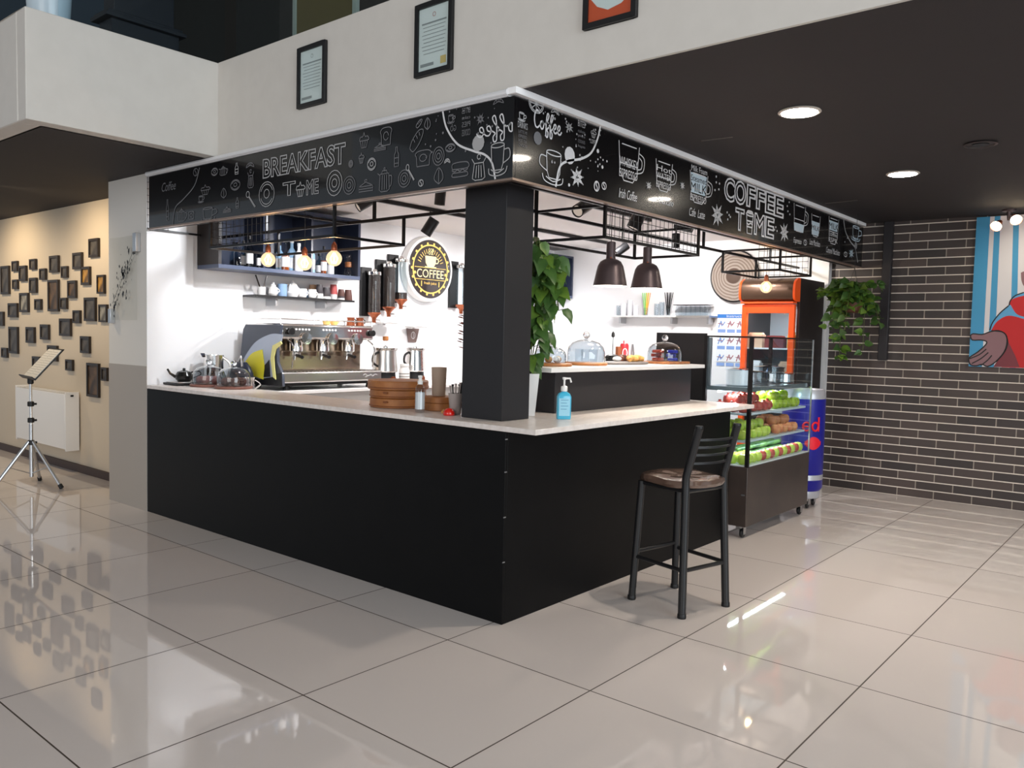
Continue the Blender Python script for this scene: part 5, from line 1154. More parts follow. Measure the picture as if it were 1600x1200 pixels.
MB().box(2.148, .665, LT, 2.195, .695, LT+.13).build('body', mat('packet_brown', srgb(150, 86, 56), .6), t, bevel=.003)
c = Vector((2.50, .45, LT)); dome(c, .14, .155, 'glass cake dome full of red and blue wrapped sweets', .175, m_wood, rect=True)
random.seed(14)
for i in range(6):
    for side, m_, nm_ in ((-1, mat('wrapper_red', srgb(168, 70, 54), .35), 'red brown wrapped bar in the left half of rightmost ledge dome'), (1, mat('wrapper_blue', srgb(44, 50, 160), .3), 'blue wrapped sweet in the right half of rightmost ledge dome')):
        rtv = Vector((.66, -.75, 0)); q = c+rtv*(side*(.045+.03*(i % 2)))+Vector((.75, .66, 0))*(-.03+.06*((i//2) % 2))+Z*(.022+.032*(i//2)*.98)
        mb = MB(); rr = Matrix.Translation(q+Z*.014) @ Matrix.Rotation(random.uniform(-.3, .3), 4, 'Z'); 
        mb.cbox((0, 0, 0), (.026 if side > 0 else .05, .05, .026), rr)
        tag(mb.build('wrapped_sweet', m_, None, bevel=.006, loc=q), nm_, 'sweet', 'wrapped sweets, %s' % ('red' if side < 0 else 'blue'))

# ================================================================ RIGHT KITCHEN WALL
XS = 5.795
ya, yb = 1.60, 3.06; zs = 1.895
t = thing('white_wall_shelf', 'long white wall shelf with glasses on the right kitchen wall', 'shelf', (5.7, 2.3, zs))
MB().box(5.58, 2.05, zs-.02, XS, yb, zs).build('board', m_whitetop, t, bevel=.003)
MB().box(5.58, ya, zs-.02, XS, 2.04, zs).build('board', m_brush, t, bevel=.003)
for y in (2.9, 2.15, 1.66): MB().box(5.66, y-.012, zs-.10, XS, y+.012, zs-.0205).build('bracket', m_alu, t, bevel=.002)
def tumbler(u, h, r, lb, m_=None, x=5.69, nm='drinking_glass'):
    y = AX(u, 485, x).y; c = Vector((x, y, zs+.0005)); t = MB().open_lathe([(1e-3, .002), (r*.85, .002), (r, h), (r*.94, h), (r*.8, .008), (1e-3, .008)], c, 18).build(nm, m_ or m_glass2, None, loc=c)
    tag(t, lb, 'glass', 'glasses on the white shelf'); return c, y
m_frost = mat('frosted_white', srgb(232, 232, 238), .3)
tumbler(967, .13, .035, 'clear glass at the left end of white wall shelf'); tumbler(974, .16, .04, 'frosted white cup near left end of white wall shelf', m_frost)
tumbler(984, .20, .035, 'tallest frosted cup left of colourful straws', m_frost); tumbler(993, .13, .035, 'short frosted cup just left of colourful straws', m_frost)
tumbler(1026, .15, .034, 'clear tall glass between the two straw holders, left'); tumbler(1034, .17, .034, 'clear tall glass between the two straw holders, right')
def straws(u, cols, lb):
    c, y = tumbler(u, .1, .03, 'clear glass holding '+lb+' on white shelf', nm='straw_glass'); t = thing('straws', 'bundle of '+lb+' standing in a shelf glass', 'straws', c, None)
    for i, m_ in enumerate(cols):
        o = (i/(len(cols)-1)-.5); MB().tube([c+Vector((0, -o*.02, .012)), c+Vector((.01*(i % 2), -o*.11, .29))], .006, 6).build('straw', m_, t)
m_sg = mat('straw_green', srgb(120, 200, 90), .5); m_sy = mat('straw_yellow', srgb(226, 200, 80), .5); m_so = mat('straw_orange', srgb(222, 140, 80), .5); m_sw = m_label
straws(1009, [m_sg, m_sw, m_sg, m_sg, m_sy, m_so, m_sy, m_so], 'green, yellow and orange straws'); straws(1044, [m_rubber]*6, 'black straws')
k = 0
for r_ in range(2):
    for i in range(7):
        y = 1.68+.063*i; q = Vector((5.64+.085*r_, y, zs+.0005))
        tag(MB().open_lathe([(.026, 0), (.028, .002), (.022, .12), (1e-3, .122)], q, 14).build('upturned_glass', m_glass2, None, loc=q), 'upturned clear glass in the rows at the shelf right end', 'glass', 'upturned glasses at the right end of the white shelf')
tag(MB().box(5.60, 1.64, zs+.126, 5.76, 2.10, zs+.134).build('dark_tray', m_bmetal, bevel=.002), 'thin dark tray lying on top of the upturned glasses', 'tray')
# woven round wall piece
c = Vector((5.74, AX(1150, 430, 5.78).y, 2.365)); rotX = Matrix.Rotation(-math.pi/2, 4, 'Y')
t = thing('round_wall_hanging', 'large round woven disc in thin black hoop on wall', 'wall decoration', c)
MB().tube([c+Vector((0, .30*math.cos(a*math.pi/24), .30*math.sin(a*math.pi/24))) for a in range(48)], .009, 8, closed=True).build('hoop', m_steel, t)
def woven():
    m = bpy.data.materials.new('woven_disc'); m.use_nodes = True; n = m.node_tree.nodes; l = m.node_tree.links; b = n['Principled BSDF']
    tc = n.new('ShaderNodeTexCoord'); wv = n.new('ShaderNodeTexWave'); wv.wave_type = 'RINGS'; wv.rings_direction = 'X'; wv.inputs['Scale'].default_value = 9; wv.inputs['Distortion'].default_value = 2.5
    cr = n.new('ShaderNodeMix'); cr.data_type = 'RGBA'; cr.inputs[6].default_value = (*srgb(168, 156, 146), 1); cr.inputs[7].default_value = (*srgb(122, 106, 94), 1)
    l.new(tc.outputs['Object'], wv.inputs['Vector']); l.new(wv.outputs[0], cr.inputs[0]); l.new(cr.outputs[2], b.inputs['Base Color']); b.inputs['Roughness'].default_value = .7; return m
MB().lathe([(.285, .0), (.29, .006), (.2, .012), (.1, .028), (1e-4, .04)], c, 40, rotX).build('woven_disc', woven(), t)
MB().lathe([(.09, .03), (.06, .045), (1e-4, .05)], c, 24, rotX).build('dark_centre', mat('woven_dark', srgb(92, 74, 64), .7), t)
MB().box(5.745, c.y-.02, c.z-.02, XS, c.y+.02, c.z+.02).build('wall_mount', m_steel, t)
c2 = Vector((5.76, AX(1166, 448, 5.78).y, 2.27))
t = thing('round_dark_tray', 'dark round tray on wall partly hidden behind the fridge', 'tray', c2)
MB().lathe([(.17, 0), (.18, .01), (.18, .02), (.16, .012), (1e-4, .012)], c2, 32, rotX).build('plate', m_brown, t)
MB().box(5.765, c2.y-.02, c2.z-.02, XS, c2.y+.02, c2.z+.02).build('wall_mount', m_steel, t)
# poster
y1, y0 = AX(1121, 505, XS).y, AX(1121, 505, XS).y-.62; z1, z0 = AX(1140, 491, XS).z, 1.35
t = thing('info_poster', 'white poster with blue header and picture grid left of fridge', 'poster', (XS, y1, z0))
MB().box(XS-.004, y0, z0, XS-.0005, y1, z1).build('sheet', m_label, t)
fr = (Vector((XS-.0045, y1, z1)), -Y, Z, -X); mb = MB()
mb.flat([(0, -.045), (.62, -.045), (.62, 0), (0, 0)], fr, .0005, 0); mb.text('Instructions', fr, .12, .4, -.035, -.01, k=1)
for r_ in range(3):
    for i in range(5):
        x = .01+.12*i; zz = -.06-.20*r_
        mb.flat([(x, zz-.16), (x+.1, zz-.16), (x+.1, zz-.12), (x, zz-.12)], fr, .0006, 2); mb.stroke(spline([(x+.01, zz-.1), (x+.04, zz-.02), (x+.05, zz-.08), (x+.09, zz-.03)], 3), fr, .01, .0006, k=3 if i else 0)
        mb.stroke([(x, zz-.05), (x+.07, zz-.06)], fr, .008, .0006, k=3)
mb.build('print', [mat('poster_blue', srgb(50, 120, 200), .5), m_label, mat('poster_pale_blue', srgb(130, 160, 215), .5), mat('poster_red', srgb(150, 70, 90), .5)], t)
# fridge
fx0, fx1, fy0, fy1 = 4.95, 5.74, .32, .93
t = thing('drinks_fridge', 'tall black drinks fridge with orange framed glass door', 'fridge', (5.3, .62, 0))
MB().box(fx0+.095, fy0, .0, fx1, fy0+.03, 2.265).build('side_panel', m_fridge, t, bevel=.003); MB().box(fx0+.095, fy1-.03, .0, fx1, fy1, 2.265).build('side_panel', m_fridge, t, bevel=.003)
MB().box(fx1-.04, fy0+.03, .06, fx1-.001, fy1-.03, 2.2).build('back_panel', mat('fridge_inside', srgb(190, 200, 206), .4), t)
MB().box(fx0+.095, fy0+.03, 2.0, fx1-.04, fy1-.03, 2.262).build('top_box', m_fridge, t); MB().box(fx0+.05, fy0+.03, .06, fx1-.04, fy1-.03, .42).build('base_box', m_fridge, t)
mb = MB(); prof = spline([(0.05, 2.02), (-.03, 2.04), (-.05, 2.12), (-.03, 2.22), (.05, 2.265)], 6)
pts = [(p.x, p.y) for p in [Vector((a[0], a[1])) for a in prof]]+[(.09, 2.265), (.09, 2.02)]
mb.prism([(p[0], p[1]) for p in pts], (Vector((fx0, fy0+.025, 0)), X, Z, Y), 0, fy1-fy0-.05); mb.build('canopy', mat('canopy_bronze', srgb(96, 74, 60), .25, metal=.6), t)
for y in (fy0, fy1-.025):
    mb = MB(); mb.prism([(p[0]*1.08-.004, p[1]) for p in pts], (Vector((fx0, y, 0)), X, Z, Y), 0, .025); mb.build('canopy_end', m_redpaint, t, bevel=.003)
MB().box(fx0-.04, fy0+.02, 2.0, fx0+.06, fy1-.02, 2.018).build('canopy_edge', m_redpaint, t)
d = 0.055
mb = MB().box(fx0, fy0+.02, .45, fx0+.045, fy0+.02+d, 1.99).box(fx0, fy1-.02-d, .45, fx0+.045, fy1-.02, 1.99).box(fx0, fy0+.02+d, 1.90, fx0+.045, fy1-.02-d, 1.99).box(fx0, fy0+.02+d, .45, fx0+.045, fy1-.02-d, .52)
dr = mb.build('door', m_redpaint, t, bevel=.003)
MB().box(fx0+.018, fy0+.02+d, .52, fx0+.024, fy1-.02-d, 1.90).build('glass', m_glass, dr)
MB().box(fx0-.03, fy1-.05, .9, fx0-.001, fy1-.03, 1.3).build('handle', m_rubber, dr, bevel=.003)
for z in (.55, .85, 1.18, 1.52): MB().box(fx0+.08, fy0+.035, z, fx1-.045, fy1-.035, z+.015).build('wire_shelf', m_label, t)
a_ = area('fridge_light', (fx0+.1, (fy0+fy1)/2, 1.96), (fx0+.3, (fy0+fy1)/2, 1.0), .4, .05, 5, (.9, .96, 1))
for z, row in ((1.536, (('carton_box', .0, .17, .16, mat('carton_peach', srgb(220, 180, 150), .6), 'peach carton on fridge top shelf, left'), ('red_carton', .2, .2, .13, mat('carton_dark', srgb(120, 40, 36), .5), 'dark red packs on fridge top shelf, centre'), ('amber_jar', .42, .11, .17, mat('juice_amber', srgb(232, 170, 70), .3), 'amber jar on fridge top shelf, right'))),
               (1.196, (('milk_carton', .03, .12, .2, m_label, 'white milk carton on fridge second shelf, left'), ('yoghurt_tub', .2, .12, .12, mat('tub_blue', srgb(120, 150, 200), .5), 'pale blue tub on the fridge second shelf'), ('juice_carton', .36, .1, .2, MAT['carton_peach'], 'peach juice carton on fridge second shelf, right')))):
    for nm_, off, wd, h, m_, lb in row:
        y = fy1-.045-off-wd; c = Vector((fx0+.15, y+wd/2, z)); 
        mb = MB()
        if 'jar' in nm_ or 'tub' in nm_:
            mb.lathe([(wd*.42, 0), (wd*.45, .01), (wd*.42, h*.8), (wd*.3, h*.86), (wd*.32, h), (1e-4, h)], c, 20)
        else: mb.box(c.x-.05, y, z, c.x+.05, y+wd, z+h*.86).box(c.x-.05, y+.004, z+h*.86, c.x+.05, y+wd-.004, z+h*.865); mb.prism([(0, h*.866), (wd, h*.866), (wd*.92, h), (wd*.08, h)], (Vector((c.x-.02, y, z)), Y, Z, X), 0, .04)
        tag(mb.build(nm_, m_, None, loc=c), lb, 'packaging')

# ================================================================ GLASS DISPLAY CASE WITH FRUIT
cx0, cx1, cy0, cy1 = 2.83, 4.19, -.15, .27
t = thing('display_case', 'glass fruit display case on black wheeled base beside the counter', 'display case', (3.5, .06, 0))
m_base = mat('case_base', srgb(54, 47, 45), .3, noise=srgb(66, 56, 52), bscale=3)
m_tray = mat('case_tray', srgb(200, 208, 212), .3)
MB().box(cx0, cy0, .10, cx1, cy1, .585).build('base_cabinet', m_base, t, bevel=.004)
MB().box(cx0+.01, cy0+.01, .586, cx1-.01, cy1-.01, .596).build('base_tray', m_tray, t)
P = .028
for x, y in ((cx0, cy0), (cx0, cy1-P), (cx1-P, cy1-P)): MB().box(x, y, .586, x+P, y+P, 1.625).build('post', m_steel, t)
MB().box(cx1-.012, cy0, .586, cx1, cy0+.012, 1.625).build('corner_trim', m_alu, t)
mb = MB().box(cx0, cy0, 1.625, cx1, cy0+.012, 1.637).box(cx0, cy1-.012, 1.625, cx1, cy1, 1.637).box(cx0, cy0+.012, 1.625, cx0+.012, cy1-.012, 1.637).box(cx1-.012, cy0+.012, 1.625, cx1, cy1-.012, 1.637); mb.build('top_frame', m_steel, t)
MB().box(cx0+.03, cy0+.002, .60, cx1-.014, cy0+.008, 1.624).build('front_glass', m_glass, t)
MB().box(cx0+.002, cy0+.03, .60, cx0+.008, cy1-.03, 1.624).build('side_glass', m_glass, t); MB().box(cx1-.008, cy0+.014, .60, cx1-.002, cy1-.03, 1.624).build('side_glass', m_glass, t)
MB().box(cx0+.012, cy0+.014, 1.626, cx1-.014, cy1-.014, 1.632).build('top_glass', m_glass, t)
SH = (1.02, .80)
for z in SH:
    s_ = MB().box(cx0+.02, cy0+.035, z-.022, cx1-.05, cy1-.02, z-.004).build('shelf', m_tray, t, bevel=.002)
MB().box(cx0+.02, cy0+.03, 1.19, cx1-.03, cy1-.02, 1.225).build('upper_shelf', mat('upper_shelf', srgb(150, 160, 166), .2, metal=.7), t, bevel=.002)
MB().box(cx0+.03, cy1-.05, 1.19, cx0+.05, cy1-.02, 1.62).build('light_tube_holder', m_alu, t)
area('case_light', (3.5, .06, 1.17), (3.5, .06, .7), 1.2, .04, 9, (.85, .95, 1))
area('case_light', (3.5, .0, .765), (3.5, .0, .6), 1.2, .04, 5, (.85, .95, 1))
mb = MB().cbox((3.5, .16, 1.178), (1.2, .02, .015)); mb.build('light_tube', mat('cool_glow', (1, 1, 1), .4, emit=(.85, .95, 1), estr=8), t)
for x, y in ((cx0+.06, cy0+.05), (cx1-.06, cy0+.05), (cx0+.06, cy1-.05), (cx1-.06, cy1-.05)):
    w_ = MB().lathe([(.012, -.014), (.034, -.012), (.038, 0), (.034, .012), (.012, .014)], (x, y, .0385), 20, Matrix.Rotation(math.pi/2, 4, 'X')).build('caster', m_rubber, t)
    MB().box(x-.02, y-.022, .03, x+.02, y-.017, .0995).box(x-.02, y+.017, .03, x+.02, y+.022, .0995).box(x-.03, y-.03, .092, x+.03, y+.03, .0998).build('fork', m_alu, w_)
MB().cbox((cx0-.0035, cy0+.03, .36), (.006, .03, .012)).build('latch', m_alu, t)
MB().lathe([(.03, 0), (.034, .004), (.036, .1), (1e-4, .102)], (cx0+.3, .12, 1.2255), 18).build('spare', m_tray, t) if False else None
# serving containers on the upper shelf
def container(x, w_, h, m_, lb, nm='food_container'):
    c = Vector((x, .06, 1.2255)); t = thing(nm, lb, 'container', c)
    b = MB().open_lathe([(1e-3, .002), (w_*.45, .002), (w_*.5, .01), (w_*.5, h)], c, 28).build('bowl', m_, t); MB().lathe([(w_*.52, h), (w_*.52, h+.01), (w_*.2, h+.02), (1e-4, h+.022)], c, 28).build('lid', m_glass2, t)
container(3.05, .2, .13, m_frost, 'frosted white container at left end of case upper shelf'); container(3.36, .26, .10, m_glass2, 'low clear bowl on case upper shelf, second from left')
container(3.68, .26, .14, m_glass2, 'clear bowl in middle of case upper shelf behind reflection'); container(3.98, .22, .08, m_chrome, 'steel bowl at the right end of case upper shelf')
# fruit: one source of each kind, then copies
AP = [(.009, .005), (.026, 0), (.040, .014), (.045, .038), (.040, .064), (.026, .078), (.009, .073), (1e-4, .068)]
def fruit_src(nm_, m_, prof, lb, cat, grp, sc=1, stem=True):
    mb = MB().lathe([(r*sc, z*sc) for r, z in prof], (0, 0, 0), 14)
    if stem: mb.tube([(0, 0, .068*sc), (.003, 0, .088*sc)], .0018, 5)
    return tag(mb.build(nm_, m_), lb, cat, grp)
m_pom = mat('pomegranate_red', srgb(150, 44, 48), .35, noise=srgb(190, 90, 70), bscale=12); m_gap = mat('green_apple', srgb(160, 176, 44), .3, noise=srgb(130, 156, 40), bscale=10)
m_lap = mat('lime_apple', srgb(180, 206, 70), .3, noise=srgb(206, 210, 96), bscale=10); m_peach = mat('peach_skin', srgb(226, 160, 104), .45, noise=srgb(214, 118, 80), bscale=9)
m_rapp = mat('red_apple', srgb(196, 90, 72), .35, noise=srgb(170, 60, 60), bscale=9); m_cuc = mat('cucumber_green', srgb(34, 74, 44), .35, noise=srgb(90, 130, 60), bscale=16)
used = {}
random.seed(31)
def pile(src, x0, x1, z, rows, layers, sp=.101, yj=0):
    n = int((x1-x0)/sp)
    for L in range(layers):
        for j in range(rows-L):
            for i in range(n-L):
                if L and random.random() < .22: continue
                loc = (x0+sp*(i+.5+.5*L)+random.uniform(-.004, .004), cy0+.095+yj+sp*(j+.5*L)+random.uniform(-.006, .006)+(.01 if i % 2 else 0), z+.066*L)
                rot = (0, 0, random.uniform(0, 6.28)); s_ = random.uniform(.90, 1.04)
                if src.name not in used: used[src.name] = 1; src.location = loc; src.rotation_euler = rot; src.scale = (s_,)*3
                else: dup(src, loc, None, rot, s_)
PG = [(.012, 0), (.033, .005), (.045, .024), (.0455, .045), (.036, .068), (.014, .078), (.010, .083), (.014, .092), (1e-4, .085)]
pile(fruit_src('pomegranate', m_pom, PG, 'dark red pomegranate in the left pile on upper fruit shelf', 'fruit', 'pomegranates on the upper fruit shelf', stem=False), cx0+.03, cx0+.66, SH[0]-.003, 3, 2)
pile(fruit_src('green_apple', m_gap, AP, 'dull green apple in the right pile on upper fruit shelf', 'fruit', 'green apples on the upper fruit shelf'), cx0+.67, cx1-.06, SH[0]-.003, 3, 2)
pile(fruit_src('lime_apple', m_lap, AP, 'bright yellow green apple in the pile on middle fruit shelf', 'fruit', 'yellow green apples on the middle fruit shelf'), cx0+.03, cx0+.70, SH[1]-.003, 3, 2)
pile(fruit_src('peach', m_peach, AP, 'orange skinned peach in right pile on middle fruit shelf', 'fruit', 'peaches on the middle fruit shelf', 1.0, False), cx0+.71, cx1-.08, SH[1]-.003, 3, 2)
ra = fruit_src('red_apple', m_rapp, AP, 'reddish apple in the front row on case floor', 'fruit', 'red apples on the case floor'); la = fruit_src('yellow_apple', m_lap, AP, 'yellow green apple in the front row on case floor', 'fruit', 'yellow green apples on the case floor')
fa = fb = True
for i in range(14):
    x = cx0+.08+.092*i; s_ = (la if (i < 3 or i % 2) else ra); 
    if s_ is la and fa: la.location = (x, cy0+.08, .5965); fa = False
    elif s_ is ra and fb: ra.location = (x, cy0+.08, .5965); fb = False
    else: dup(s_, (x, cy0+.08, .5965), None, (0, 0, i))
    if i < 4: 
        for j in (1,): dup(la, (x, cy0+.08+.092*j, .5965), None, (0, 0, i+j))
cp = [(1e-4, -.17), (.012, -.165), (.022, -.13), (.026, 0), (.022, .13), (.012, .165), (1e-4, .17)]
cu = None; k = 0
for i in range(3):
    for j in range(2):
        loc = (cx0+.50+.31*i, cy0+.235+.056*j*1.0, .623)
        for L in range(2):
            l2 = (loc[0]+.02*L, loc[1]+.028*L, loc[2]+.047*L)
            if cu is None: cu = tag(MB().lathe(cp, (0, 0, 0), 14, Matrix.Rotation(math.pi/2, 4, 'Y')).build('cucumber', m_cuc), 'dark green cucumber lying behind the apples on case floor', 'vegetable', 'cucumbers on the case floor'); cu.location = l2
            else: dup(cu, l2, None, (0, 0, random.uniform(-.03, .03)))
# dark panel behind the case
t = thing('dark_partition', 'plain black upright panel behind the case with cake dome in front', 'panel', (2.9, .55, 0))
MB().box(2.90, .29, .0, 2.925, .76, 1.655).build('board', m_pillar, t, bevel=.002)
# round cooler
c = Vector((4.56, .055, 0)); t = thing('round_cooler', 'round blue drinks can shaped cooler behind the fruit case', 'cooler', c)
m_cb = mat('cooler_blue', srgb(22, 24, 140), .3); m_cs = mat('cooler_silver', srgb(190, 192, 200), .3, metal=.4)
R_ = .2
MB().lathe([(R_*.86, .10), (R_*.9, .12), (R_*.9, .17), (1e-4, .17)], c, 40).build('base', m_cs, t)
MB().lathe([(R_*.9, .171), (R_, .2), (R_, 1.06), (1e-4, 1.06)], c, 40).build('body', m_cb, t)
MB().lathe([(R_, 1.061), (R_, 1.10), (R_*.93, 1.15), (R_*.88, 1.15), (R_*.85, 1.13), (1e-4, 1.13)], c, 40).build('top_rim', m_cs, t)
mb = MB().open_lathe([(R_+.001, .60), (R_+.001, .34)], c, 40); 
def curved(mb, pts, z0, a0, k=0, w_=.03, filled=False):
    o = [c+Vector(((R_+.0035)*math.cos(a0+p[0]/R_), (R_+.0035)*math.sin(a0+p[0]/R_), z0+p[1])) for p in pts]
    if filled: mb.add(o, [tuple(range(len(o)))])
    else: mb.tube(o, w_/2, 6)
a_v = math.atan2(CAM.y-c.y, CAM.x-c.x)
MB().open_lathe([(R_+.0008, .28), (R_+.0008, .33)], c, 40).build('silver_band', m_cs, t)
mb = MB()
curved(mb, circ(.115, 0, .032, 14, ry=.04)+[(.147, 0)], .80, a_v, w_=.02); curved(mb, [(.15, -.045), (.15, .0), (.15, .09)], .80, a_v, w_=.02)
curved(mb, circ(.03, 0, .032, 12, 20, 330, ry=.04), .80, a_v, w_=.02); curved(mb, [(0, 0), (.06, .0)], .80, a_v, w_=.02)
mb.build('red_lettering', mat('cooler_red', srgb(226, 24, 44), .4), t)
mb = MB()
for k_ in range(12): 
    a1 = .02+.014*k_; h = .05*math.sin(math.pi*(k_+.5)/12)+.012; curved(mb, [(a1, -h), (a1+.015, -h), (a1+.015, h), (a1, h)], .64, a_v, filled=True)
mb.build('red_emblem', MAT['cooler_red'], t)
for k_ in range(4):
    a = a_v+.5+k_*math.pi/2; q = c+Vector((.14*math.cos(a), .14*math.sin(a), .035)); w_ = MB().lathe([(.01, -.012), (.03, -.01), (.034, 0), (.03, .01), (.01, .012)], q, 16, Matrix.Rotation(math.pi/2, 4, 'X')).build('caster', m_rubber, t)
    MB().box(q.x-.02, q.y-.02, .04, q.x+.02, q.y-.014, .0995).box(q.x-.02, q.y+.014, .04, q.x+.02, q.y+.02, .0995).build('fork', m_alu, w_)

# ================================================================ MURAL
t = thing('mural_panel', 'painted mural of hugging figure in red over blue white stripes', 'painting', (5.9, -1.5, 1.4))
my0 = -1.10; mz0, mz1 = 1.40, 2.885; xw = bx(my0)-.035
sl = Vector((.025, -1, 0)).normalized(); nm_ = Vector((-1, -.025, 0)).normalized()
fr = (Vector((xw, my0, mz0)), sl, Z, nm_)
MB().prism([(0, 0), (1.6, 0), (1.6, mz1-mz0), (0, mz1-mz0)], fr, -.028, 0).build('canvas', mat('mural_blue', srgb(66, 150, 196), .5), t)
def MU(u, v):
    d = FW + RT*((u-800)/F_PX) + UP*((600-v)/F_PX); n_ = fr[3]; k_ = (fr[0]-CAM).dot(n_)/d.dot(n_); p = CAM+d*k_-fr[0]; return (p.dot(sl), p.dot(Z))
mb = MB(); H = mz1-mz0
for u0, u1, u2, u3 in ((1547, 1554, 1543, 1535), (1563, 1583, 1578, 1554), (1592, 1640, 1640, 1588), ):
    a, b = MU(u0, 345), MU(u1, 345); d_, e_ = MU(u2, 560), MU(u3, 560); mb.flat([(e_[0], .0), (d_[0], 0), (b[0], H), (a[0], H)], fr, .001, 0)
mb.flat([(.9, 0), (1.15, 0), (1.15, H), (.9, H)], fr, .001, 0); mb.flat([(1.3, 0), (1.5, 0), (1.5, H), (1.3, H)], fr, .001, 0)
def sc(x, y): return MU(1500+x/4.62, 320+y/4.615)
clampz = lambda P: [(p[0], min(max(p[1], .002), H)) for p in P]
sleeve = clampz([sc(*q) for q in ((215, 905), (235, 850), (290, 780), (355, 725), (365, 690), (400, 655), (462, 632), (560, 640), (560, 830), (430, 800), (300, 830), (225, 905))])
fig_start = len(mb.v); mb.flat(sleeve, fr, .0016, 1)
body = clampz([sc(p.x, p.y) for p in spline([(225, 905), (270, 840), (350, 800), (462, 822), (560, 840)], 5)]+[sc(*q) for q in ((560, 1180), (300, 1180), (330, 1000), (225, 910))])
mb.flat(body, fr, .002, 2)
mb.flat(clampz([sc(p.x, p.y) for p in spline([(358, 715), (380, 680), (462, 655), (520, 650), (560, 700), (560, 800), (462, 812), (400, 785), (358, 715)], 4)]), fr, .0022, 2)
mb.flat(clampz([sc(*q) for q in ((335, 960), (360, 1010), (400, 1090), (430, 1170), (240, 1170), (300, 1080))]), fr, .0023, 4)
hand = clampz([sc(p.x, p.y) for p in spline([(75, 945), (95, 930), (160, 935), (220, 915), (280, 908), (330, 935), (340, 990), (320, 1060), (260, 1130), (200, 1165), (160, 1150), (120, 1160), (80, 1155), (65, 1130), (70, 1100), (130, 1060), (185, 1010), (190, 985), (150, 975), (90, 975), (75, 945)], 3)])
mb.flat(hand, fr, .0026, 3)
mb.flat(clampz([sc(p.x, p.y) for p in spline([(440, 490), (470, 480), (520, 500), (530, 570), (470, 590), (445, 550), (440, 490)], 4)]), fr, .0026, 3)
mb.stroke(hand, fr, .012, .003, closed=True, k=5)
for P in (((70, 1110), (140, 1080), (190, 1040)), ((85, 1145), (150, 1110), (205, 1065)), ((150, 1160), (200, 1120), (230, 1085)), ((215, 905), (235, 850), (290, 780), (355, 725)), ((355, 725), (365, 690), (400, 655), (462, 632)), ((330, 935), (345, 990), (322, 1060), (262, 1132)), ((330, 935), (300, 915), (225, 908))):
    mb.stroke(clampz([sc(p.x, p.y) for p in spline(P, 4)]), fr, .011, .003, k=5)
mb.stroke(clampz([sc(p.x, p.y) for p in spline([(358, 725), (400, 790), (462, 815), (560, 825)], 5)]), fr, .02, .003, k=1)
uc = sc(558, 800)[0]; n0 = fig_start; vs0 = list(mb.v[n0:]); fs0 = [(f, k_) for f, k_ in zip(mb.f, mb.mi) if min(f) >= n0]
o_ = len(mb.v)
for v in vs0:
    p = Vector(v)-fr[0]; a_ = p.dot(sl); mb.v.append(tuple(Vector(v)+sl*(2*uc-2*a_)))
for f, k_ in fs0: mb.f.append(tuple(i-n0+o_ for i in f)[::-1]); mb.mi.append(k_)
hz = sc(500, 520)[1]; hd = [(uc+.115*math.cos(a*math.pi/14), hz+.15*math.sin(a*math.pi/14)) for a in range(28)]
mb.flat(hd, fr, .0034, 3); mb.stroke(hd, fr, .011, .0038, closed=True, k=5)
mb.build('painted_figure', [mat('mural_white', srgb(214, 212, 216), .5), mat('mural_sky', srgb(90, 160, 206), .5), mat('mural_red', srgb(190, 30, 34), .5), mat('mural_skin', srgb(136, 102, 108), .5), mat('mural_maroon', srgb(120, 52, 62), .5), m_rubber], t)

# ================================================================ BAR STOOL
A, B, C_, D = Vector((.80, -.675, 0)), Vector((1.178, -.765, 0)), Vector((1.29, -.36, 0)), Vector((.896, -.282, 0))   # A,B under the backrest
ctr = (A+B+C_+D)/4
t = thing('bar_stool', 'black metal bar stool with wrapped brown seat and slatted back', 'stool', ctr)
ins = lambda p, k_: ctr+(p-ctr)*k_
topA, topB = ins(A, .86)+Z*.75, ins(B, .86)+Z*.75
back = ((A+B)/2-ctr).normalized()
r_ = .023
for p, q in ((A, topA), (B, topB)):
    MB().tube([p+Z*.002, q, q+Z*.06, q+Z*.35+back*.085], r_, 14).build('rear_leg', m_bmetal, t); 
for p in (C_, D): MB().tube([p+Z*.002, ins(p, .86)+Z*.735], r_*.95, 14).build('front_leg', m_bmetal, t)
def lvl(p, z): return p+(ins(p, .86)-p)*(z/.75)+Z*z
for a, b, z in ((A, B, .27), (B, C_, .27), (C_, D, .30), (D, A, .27)): MB().tube([lvl(a, z), lvl(b, z)], .0125, 12).build('foot_rail', m_bmetal, t)
mb = MB()
for a, b in ((A, B), (B, C_), (C_, D), (D, A)): mb.tube([ins(a, .86)+Z*.725, ins(b, .86)+Z*.725], .012, 10)
mb.build('seat_frame', m_bmetal, t)
ux = (topB-topA).normalized(); uy = -back
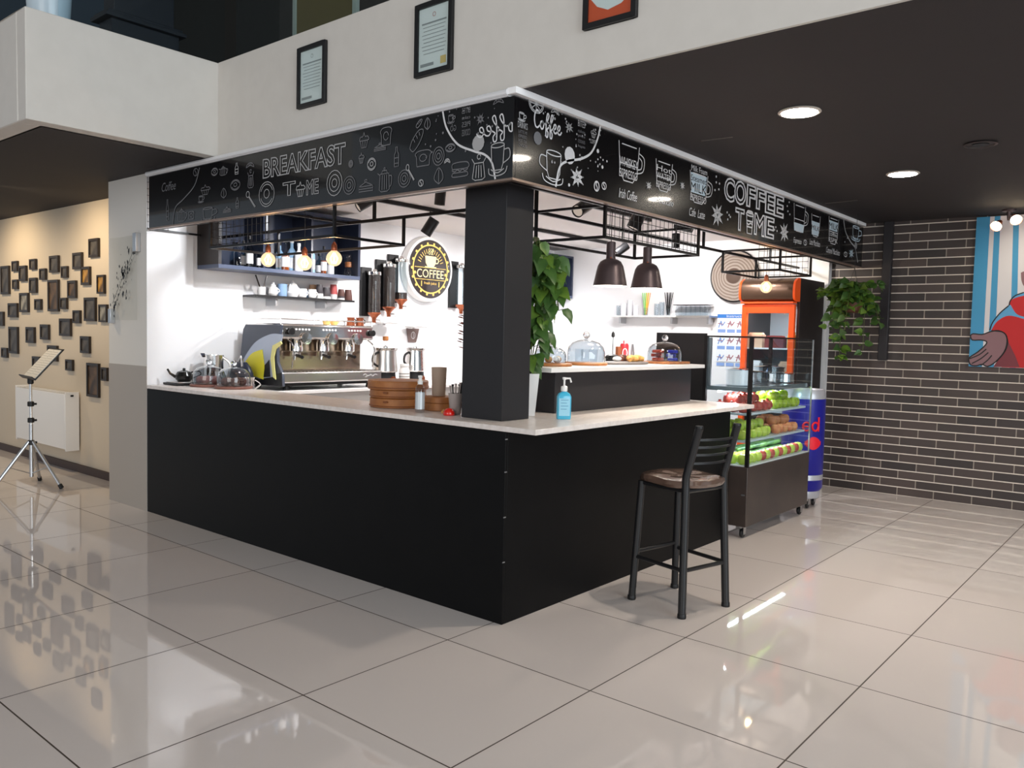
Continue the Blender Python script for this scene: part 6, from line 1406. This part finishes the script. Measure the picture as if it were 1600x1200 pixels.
def seat_pts(k_, z):
    out = []
    hw, hd = .205*k_, .215*k_
    for i in range(40):
        a = 2*math.pi*i/40; cx_, sy_ = math.cos(a), math.sin(a); f_ = (abs(cx_)**4+abs(sy_)**4)**-.25
        wv = .004*math.sin(9*a+z*60)+.003*math.sin(17*a)
        out.append(ctr+ux*((hw+wv)*cx_*f_)+uy*((hd+wv)*sy_*f_)+Z*(z+.003*math.sin(5*a)))
    return out
vs = []; L = [(.90, .735), (1.0, .742), (1.03, .76), (.99, .782), (.8, .792), (.5, .788), (.2, .784)]
for k_, z in L: vs += seat_pts(k_, z)
n = 40; fs = [(i*n+j, i*n+(j+1) % n, (i+1)*n+(j+1) % n, (i+1)*n+j) for i in range(len(L)-1) for j in range(n)]+[tuple(range(n))[::-1], tuple((len(L)-1)*n+j for j in range(n))]
MB().add(vs, fs).build('seat', mat('seat_brown', srgb(96, 76, 66), .22, coat=1, bump=.6, bscale=22), t)
for i, h in enumerate((.14, .19, .235, .28)):
    qa = topA+Z*(.06+(h-.06)*1)+back*(.085*(h-.0)/.35); qb = topB+Z*h+back*(.085*h/.35); qa = topA+Z*h+back*(.085*max(0, h-.06)/.29); qb = topB+Z*h+back*(.085*max(0, h-.06)/.29)
    mid = (qa+qb)/2+back*.045; pts = spline([qa, (qa+qb)/2*.5+qa*.5+back*.033, mid, (qa+qb)/2*.5+qb*.5+back*.033, qb], 5)
    mb = MB(); up_ = Z*.0065; o = len(mb.v); vv = []
    for p in pts: vv += [p-up_-back*.003, p+up_-back*.003, p+up_+back*.003, p-up_+back*.003]
    N = len(pts); ff = [(i_*4+j, i_*4+(j+1) % 4, (i_+1)*4+(j+1) % 4, (i_+1)*4+j) for i_ in range(N-1) for j in range(4)]+[(0, 1, 2, 3), ((N-1)*4+3, (N-1)*4+2, (N-1)*4+1, (N-1)*4)]
    mb.add(vv, ff).build('back_slat', m_bmetal, t)
for p in (topA, topB): MB().lathe([(.0235, -.004), (.025, 0), (.022, .012), (1e-4, .014)], p+Z*.35+back*.085, 14).build('end_cap', m_rubber, t)
for p in (A, B, C_, D): MB().lathe([(.025, .0005), (.026, .004), (.025, .025), (.0235, .027)], p, 14).build('rubber_foot', m_rubber, t)

for o in bpy.data.objects:
    if '_w' in o: del o['_w']
